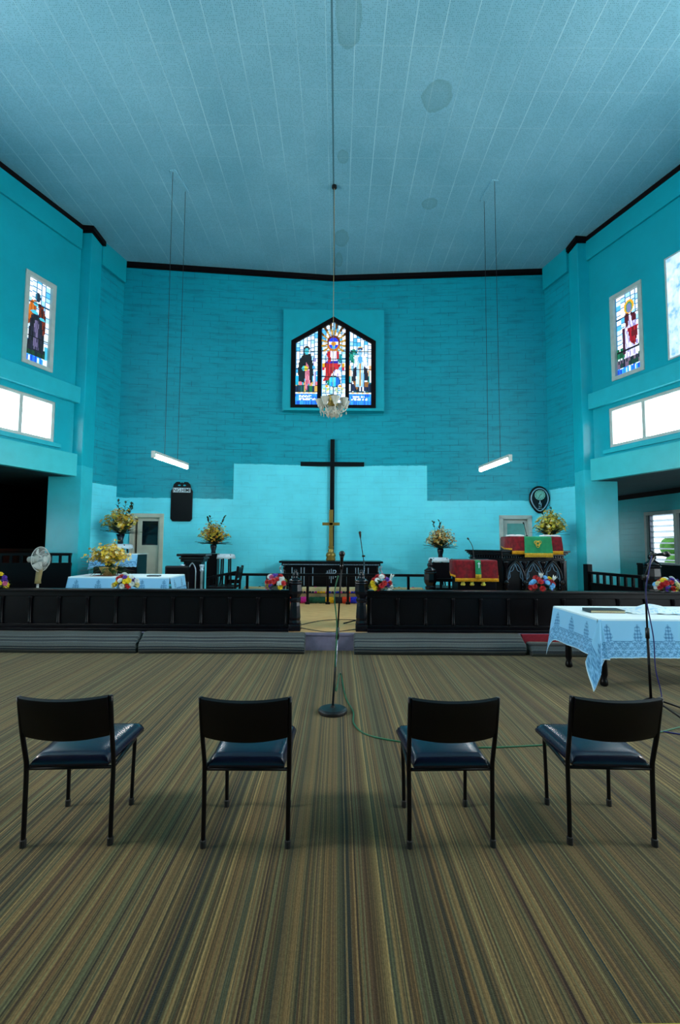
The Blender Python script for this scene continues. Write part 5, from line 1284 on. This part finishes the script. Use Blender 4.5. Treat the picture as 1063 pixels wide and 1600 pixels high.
t = thing('gooseneck_microphone', 'thin gooseneck microphone rising from the red draped lectern', 'microphone', (2.4, 8.2, 1.31))
bm = new(); tube(bm, spline([(.06,0,0), (.05,0,.12), (.03,0,.24), (-.03,0,.35)], 6), .006, 6); lathe(bm, [(.025,0), (.02,.02), (.005,.025)], (.06,0,0), 10); obj('stem', bm, 'black_plastic', t, True)
bm = new(); tube(bm, [(-.03,0,.35), (-.055,0,.38)], .014, 8); obj('capsule', bm, 'black_plastic', t, True)
# carved chair behind the lectern
t = thing('carved_chair', 'dark carved chair half hidden behind the red draped lectern', 'chair', (2.12, 9.05, .25))
bm = new(); bb(bm, (-.26,-.25,.42), (.26,.25,.48)); obj('seat', bm, 'black_wood', t)
for s in (-1, 1): 
    bm = new(); tube(bm, [(s*.24,.24,0), (s*.24,.24,.95), (s*.2,.24,1.02)], .025, 8); obj('back_post', bm, 'black_wood', t)
    bm = new(); tube(bm, [(s*.24,-.22,0), (s*.24,-.22,.65)], .022, 8); obj('front_leg', bm, 'black_wood', t)
    bm = new(); bb(bm, (s*.24-.03,-.25,.65), (s*.24+.03,.24,.69)); obj('armrest', bm, 'black_wood', t)
bm = new(); bb(bm, (-.2,.22,.6), (.2,.26,.95)); obj('backrest', bm, 'black_wood', t)
newel('carved newel post between the altar flowers and the red draped lectern', 1.74, 8.55, .25, 1.1)
# low screen beside that newel
t = thing('low_screen', 'low dark open screen running behind the lectern', 'screen', (2.06, 8.6, .25))
bm = new(); bb(bm, (-.2,-.025,.62), (.6,.025,.68)); obj('top_rail', bm, 'black_wood', t); bm = new(); bb(bm, (-.2,-.015,.0), (.6,.015,.5)); obj('panel_board', bm, 'black_wood', t)
for k in range(5): bm = new(); bb(bm, (-.13+.16*k,-.015,.5), (-.09+.16*k,.015,.62)); obj('baluster', bm, 'black_wood', t)

# ------------------------------------------------------------------ pulpit
PXc, PYf = 3.76, 8.75
t = thing('pulpit', 'large dark carved pulpit with three pointed arches on the right', 'pulpit', (PXc, PYf, .25))
xl, xr = -.59, .58
def plan(o): return [(-.98-o, .62), (xl-o*.4, -o), (xr+o*.7, -o), (xr+.02+o, .12), (xr+.04+o, .75), (-.98-o, .75)]
bm = new(); prism_z(bm, plan(0), 0, 1.06); obj('body', bm, 'black_wood', t)
bm = new(); prism_z(bm, plan(.03), 1.02, 1.04); prism_z(bm, plan(.045), 1.04, 1.06); prism_z(bm, plan(.015), 1.06, 1.11); prism_z(bm, plan(.05), 1.11, 1.14); prism_z(bm, plan(.085), 1.14, 1.175); prism_z(bm, plan(.12), 1.175, 1.21); obj('cornice', bm, 'carved_wood', t, bevel=.008)
bm = new()
for k in range(26): bx(bm, (xl+.03+(xr-xl-.06)*k/25, -.03, 1.085), (.022,.03,.036))
for k in range(12): p = Vector((-.98,.62,0)).lerp(Vector((xl,0,0)), (k+.5)/12); bx(bm, (p.x-.012,p.y-.012,1.085), (.022,.03,.036), (0,0,math.atan2(-.62,.36)))
obj('dentil_row', bm, 'carved_wood', t)
simple('carve_hi', '#5f7f98', .25, .2)
for k in range(3):
    c = -.355+.355*k
    bm = new(); pts = [(c+x, z) for x, z in arch_pts(.145, .48, .64, .985, 10)]
    tube(bm, [(x, -.02, z) for x, z in pts], .016, 8); obj('arch_moulding', bm, 'carve_hi', t, True)
    bm = new(); tube(bm, [(x, -.035, z) for x, z in [(c+x, z) for x, z in arch_pts(.172, .46, .66, 1.01, 10)]], .022, 8); obj('outer_arch', bm, 'carved_wood', t, True)
    bm = new()
    for s in (-1, 1): tube(bm, spline([(c+s*.135,-.012,.66), (c+s*.095,-.012,.71), (c+s*.1,-.012,.8), (c+s*.045,-.012,.83), (c,-.012,.955)], 4), .008, 6)
    obj('cusping', bm, 'carve_hi', t, True)
for k in range(4):
    c = -.532+.355*k; bm = new(); lathe(bm, [(.02,.0), (.05,.02), (.03,.06), (.06,.1), (.03,.14), (.055,.17), (.05,.2), (.02,.24)], (c, -.045, .42), 12); obj('pendant', bm, 'carved_wood' , t, True)
    bm = new(); lathe(bm, [(.03,.66), (.026,.7), (.026,.92), (.045,.97), (.05,1.01)], (c, -.03, 0), 10); obj('colonette', bm, 'carved_wood', t, True)
for k, c in enumerate((-.178, .178)):
    bm = new(); tube(bm, [(c-.09,-.03,1.0), (c+.09,-.03,1.0), (c,-.03,.84), (c-.09,-.03,1.0)], .009, 6); obj('spandrel', bm, 'carve_hi', t)
bm = new(); bb(bm, (xr-.01,-.02,0), (xr+.06,.05,1.02)); obj('corner_post', bm, 'carved_wood', t, bevel=.01)
bm = new(); lathe(bm, [(.05,0), (.05,.1), (.032,.14), (.03,.72), (.055,.78), (.03,.8), (.07,.92)], (-.82,.3,0), 12); obj('corner_column', bm, 'carve_hi', t, True)
bm = new(); bb(bm, (-.4,.12,1.2), (.47,.62,1.45)); obj('book_rest', bm, 'black_wood', t)
t, gp = fall('pulpit_fall', 'red velvet cloth with gold fringe and wide green panel over the pulpit desk', 'cloth', PXc-.43, PXc+.5, PYf-.12, 1.725, .27, .6, ['red_velvet','gold_yellow','green_felt','gold_thread'], .12, (-.25, .26, .31, .08), .008, .065)
bm = new(); e = []
for k in range(61): a = 2*PI*k/60; e.append((.024*(math.sin(a)+2*math.sin(2*a))*1.0-.01, -.05, -.13+.024*(math.cos(a)-2*math.cos(2*a))))
tube(bm, e, .005, 6, False); tube(bm, [(.042*math.cos(2*PI*k/24)-.01, -.051, -.128+.042*math.sin(2*PI*k/24)) for k in range(25)], .004, 6, False)
obj('trefoil_emblem', bm, 'gold_thread', gp, True)
for lb, x, w in (('open white book at the left of the pulpit desk', -.3, .14), ('open white book at the right of the pulpit desk', .38, .16)):
    t = thing('open_book', lb, 'book', (PXc+x, PYf+.1, 1.735), 0, 'white books on the pulpit desk')
    for s in (-1, 1):
        bm = new(); prism(bm, [(0,0), (s*w,.0), (s*w,.018), (s*w*.5,.032), (0,.02)], -.1, .1); obj('page_block', bm, 'paper', t)
t = thing('gooseneck_microphone', 'thin gooseneck microphone rising from the pulpit desk', 'microphone', (PXc-.05, PYf+.15, 1.735))
bm = new(); tube(bm, spline([(0,0,0), (-.02,0,.12), (-.05,0,.24)], 6), .006, 6); lathe(bm, [(.025,0), (.02,.02), (.005,.025)], (0,0,0), 10); obj('stem', bm, 'black_plastic', t, True)
bm = new(); tube(bm, [(-.05,0,.24), (-.065,0,.275)], .014, 8); obj('capsule', bm, 'black_plastic', t, True)
# flowers behind the pulpit
bm = new(); bb(bm, (-.15,-.15,0), (.15,.15,1.3)); tag(obj('flower_pedestal', bm, 'black_wood', None, bevel=.01, loc=(4.72, 9.98, .25)), 'dark pedestal behind the pulpit carrying a flower vase', 'pedestal')
arrangement('full yellow-green flower vase behind the pulpit under the clock', (4.68, 9.98, 1.555), .84, .68, ['olive_yellow','yellow_a','cream_petal','olive_yellow'], VASE, 32, 34, .042, lcount=50, spikes=2)

# ------------------------------------------------------------------ choir stalls
def stall(label, A, B, z0, ztop, post, n, slot, lower):
    A = Vector((*A, 0)); B = Vector((*B, 0)); L = (B-A).length; ang = math.atan2((B-A).y, (B-A).x)
    t = thing('choir_stall', label, 'pew', (A.x, A.y, z0), ang, 'choir stall fronts'); h = ztop-z0
    bm = new(); bb(bm, (0,-.035,h-.055), (L,.035,h)); obj('top_rail', bm, 'black_wood', t, bevel=.006)
    bm = new(); bb(bm, (0,-.02,0), (L,.02,h-.055-slot)); bb(bm, (0,-.035,h-.055-slot-.06), (L,.035,h-.055-slot)); obj('panel_board', bm, 'black_wood', t)
    for k in range(n+1):
        x = .03+(L-.06)*k/n; bm = new(); bb(bm, (x-.022,-.018,h-.055-slot), (x+.022,.018,h-.055)); obj('baluster', bm, 'black_wood', t)
    if post: bm = new(); bb(bm, (-.12,-.06,0), (.0,.06,post-z0)); obj('end_post', bm, 'black_wood', t, bevel=.008)
    return t
stall('dark choir stall front with open slots beside the left pillar', (-5.33, 9.2), (-8.1, 8.6), .25, 1.35, 0, 16, .14, .9)
t = stall('dark choir stall front with open slots beside the right pillar', (5.13, 9.25), (5.42, 8.1), .25, 1.04, 1.18, 7, .17, .8)
t2 = newel('dark finial post at the near end of the right choir stall', 5.5, 7.95, .25, 1.32)
bm = new(); bb(bm, (-1.4,-.02,0), (1.4,.02,.85)); bb(bm, (-1.4,-.04,.83), (1.4,.04,.88))
tag(obj('pew_back', bm, 'black_wood', None, loc=(7.6, 9.9, .25), bevel=.008), 'dark pew back below the louvre window', 'pew'); COL.objects[-1].rotation_euler = (0,0,math.radians(-84))
bm = new(); bb(bm, (-.9,-.03,0), (.9,.03,1.12)); bb(bm, (-.9,-.05,1.1), (.9,.05,1.16)); 
wood('red_brown', '#3a170e', .4)
tag(obj('pew_back', bm, 'red_brown', None, loc=(-6.9, 10.2, .25), bevel=.008), 'reddish brown pew back in the dark left aisle behind the fan', 'pew')

# ------------------------------------------------------------------ fan
t = thing('pedestal_fan', 'white pedestal fan behind the left altar rail, facing right', 'fan', (-5.2, 8.0, .25))
bm = new(); lathe(bm, [(.2,0), (.2,.02), (.1,.05), (.03,.08)], n=24); obj('base', bm, 'fan_white', t, True)
bm = new(); tube(bm, [(0,0,.06), (0,0,.62)], .02, 10); obj('pole', bm, 'fan_white', t, True)
bm = new(); tube(bm, [(0,0,.6), (.0,0,.66), (.02,0,.84), (.03,0,.9)], [.05,.045,.05,.035], 12); obj('neck', bm, 'fan_beige', t, True)
hd = Vector((.03,0,1.02)); ax = Vector((.98,-.1,.03)).normalized(); Q = ax.to_track_quat('Z','Y').to_matrix().to_4x4(); T = Matrix.Translation(hd) @ Q
bm = new(); bmesh.ops.create_cone(bm, cap_ends=True, segments=20, radius1=.05, radius2=.075, depth=.2, matrix=T @ Matrix.Translation((0,0,-.12))); obj('motor_housing', bm, 'fan_white', t, True)
bm = new(); R0 = .215
for k in range(44):
    a = 2*PI*k/44; e = Vector((math.cos(a), math.sin(a), 0))
    tube(bm, [T @ (e*.04+Vector((0,0,.075))), T @ (e*R0*.7+Vector((0,0,.07))), T @ (e*R0+Vector((0,0,.0))), T @ (e*R0*.75+Vector((0,0,-.06))), T @ (e*.07+Vector((0,0,-.07)))], .0022, 4)
for r, z in ((R0,.0), (R0*.7,.07), (.09,.074)):
    tube(bm, [T @ Vector((math.cos(2*PI*k/32)*r, math.sin(2*PI*k/32)*r, z)) for k in range(33)], .005 if r > .2 else .003, 6, False)
obj('cage', bm, 'fan_white', t, True)
bm = new(); lathe_pts = [(.002,.08), (.04,.078), (.045,.07), (.002,.066)]
bmesh.ops.create_cone(bm, cap_ends=True, segments=20, radius1=.05, radius2=.045, depth=.012, matrix=T @ Matrix.Translation((0,0,.078))); obj('cage_badge', bm, 'fan_white', t)
for k in range(3):
    bm = new(); a0 = 2*PI*k/3; g = []
    for i in range(6):
        r = .03+.155*i/5; row = []
        for j in range(6):
            s = (j/5-.5)*(.75+.25*i/5); row.append(bm.verts.new(T @ Vector((math.cos(a0+s)*r, math.sin(a0+s)*r, .035*(j/5-.5)*2+.0))))
        g.append(row)
    for i in range(5):
        for j in range(5): bm.faces.new((g[i][j], g[i+1][j], g[i+1][j+1], g[i][j+1]))
    o = obj('blade', bm, 'fan_white', t, True); so_ = o.modifiers.new('thickness','SOLIDIFY'); so_.thickness = .003

# ------------------------------------------------------------------ world, camera, colour management
w = bpy.data.worlds.new('sky'); SC.world = w; w.use_nodes = True
bg = w.node_tree.nodes['Background']; bg.inputs[0].default_value = (.82, .92, 1, 1); bg.inputs[1].default_value = 2.8
cam = bpy.data.cameras.new('camera'); co = bpy.data.objects.new('camera', cam); COL.objects.link(co); SC.camera = co
co.location = (0, 0, EYE); co.rotation_euler = ROT.to_euler()
cam.sensor_fit = 'VERTICAL'; cam.sensor_height = 36; cam.lens = F_PX/1600*36; cam.clip_start = .05
vs = SC.view_settings; vs.view_transform = 'Standard'; vs.look = 'None'; vs.gamma = 1; vs.use_curve_mapping = False; vs.exposure = -0.58
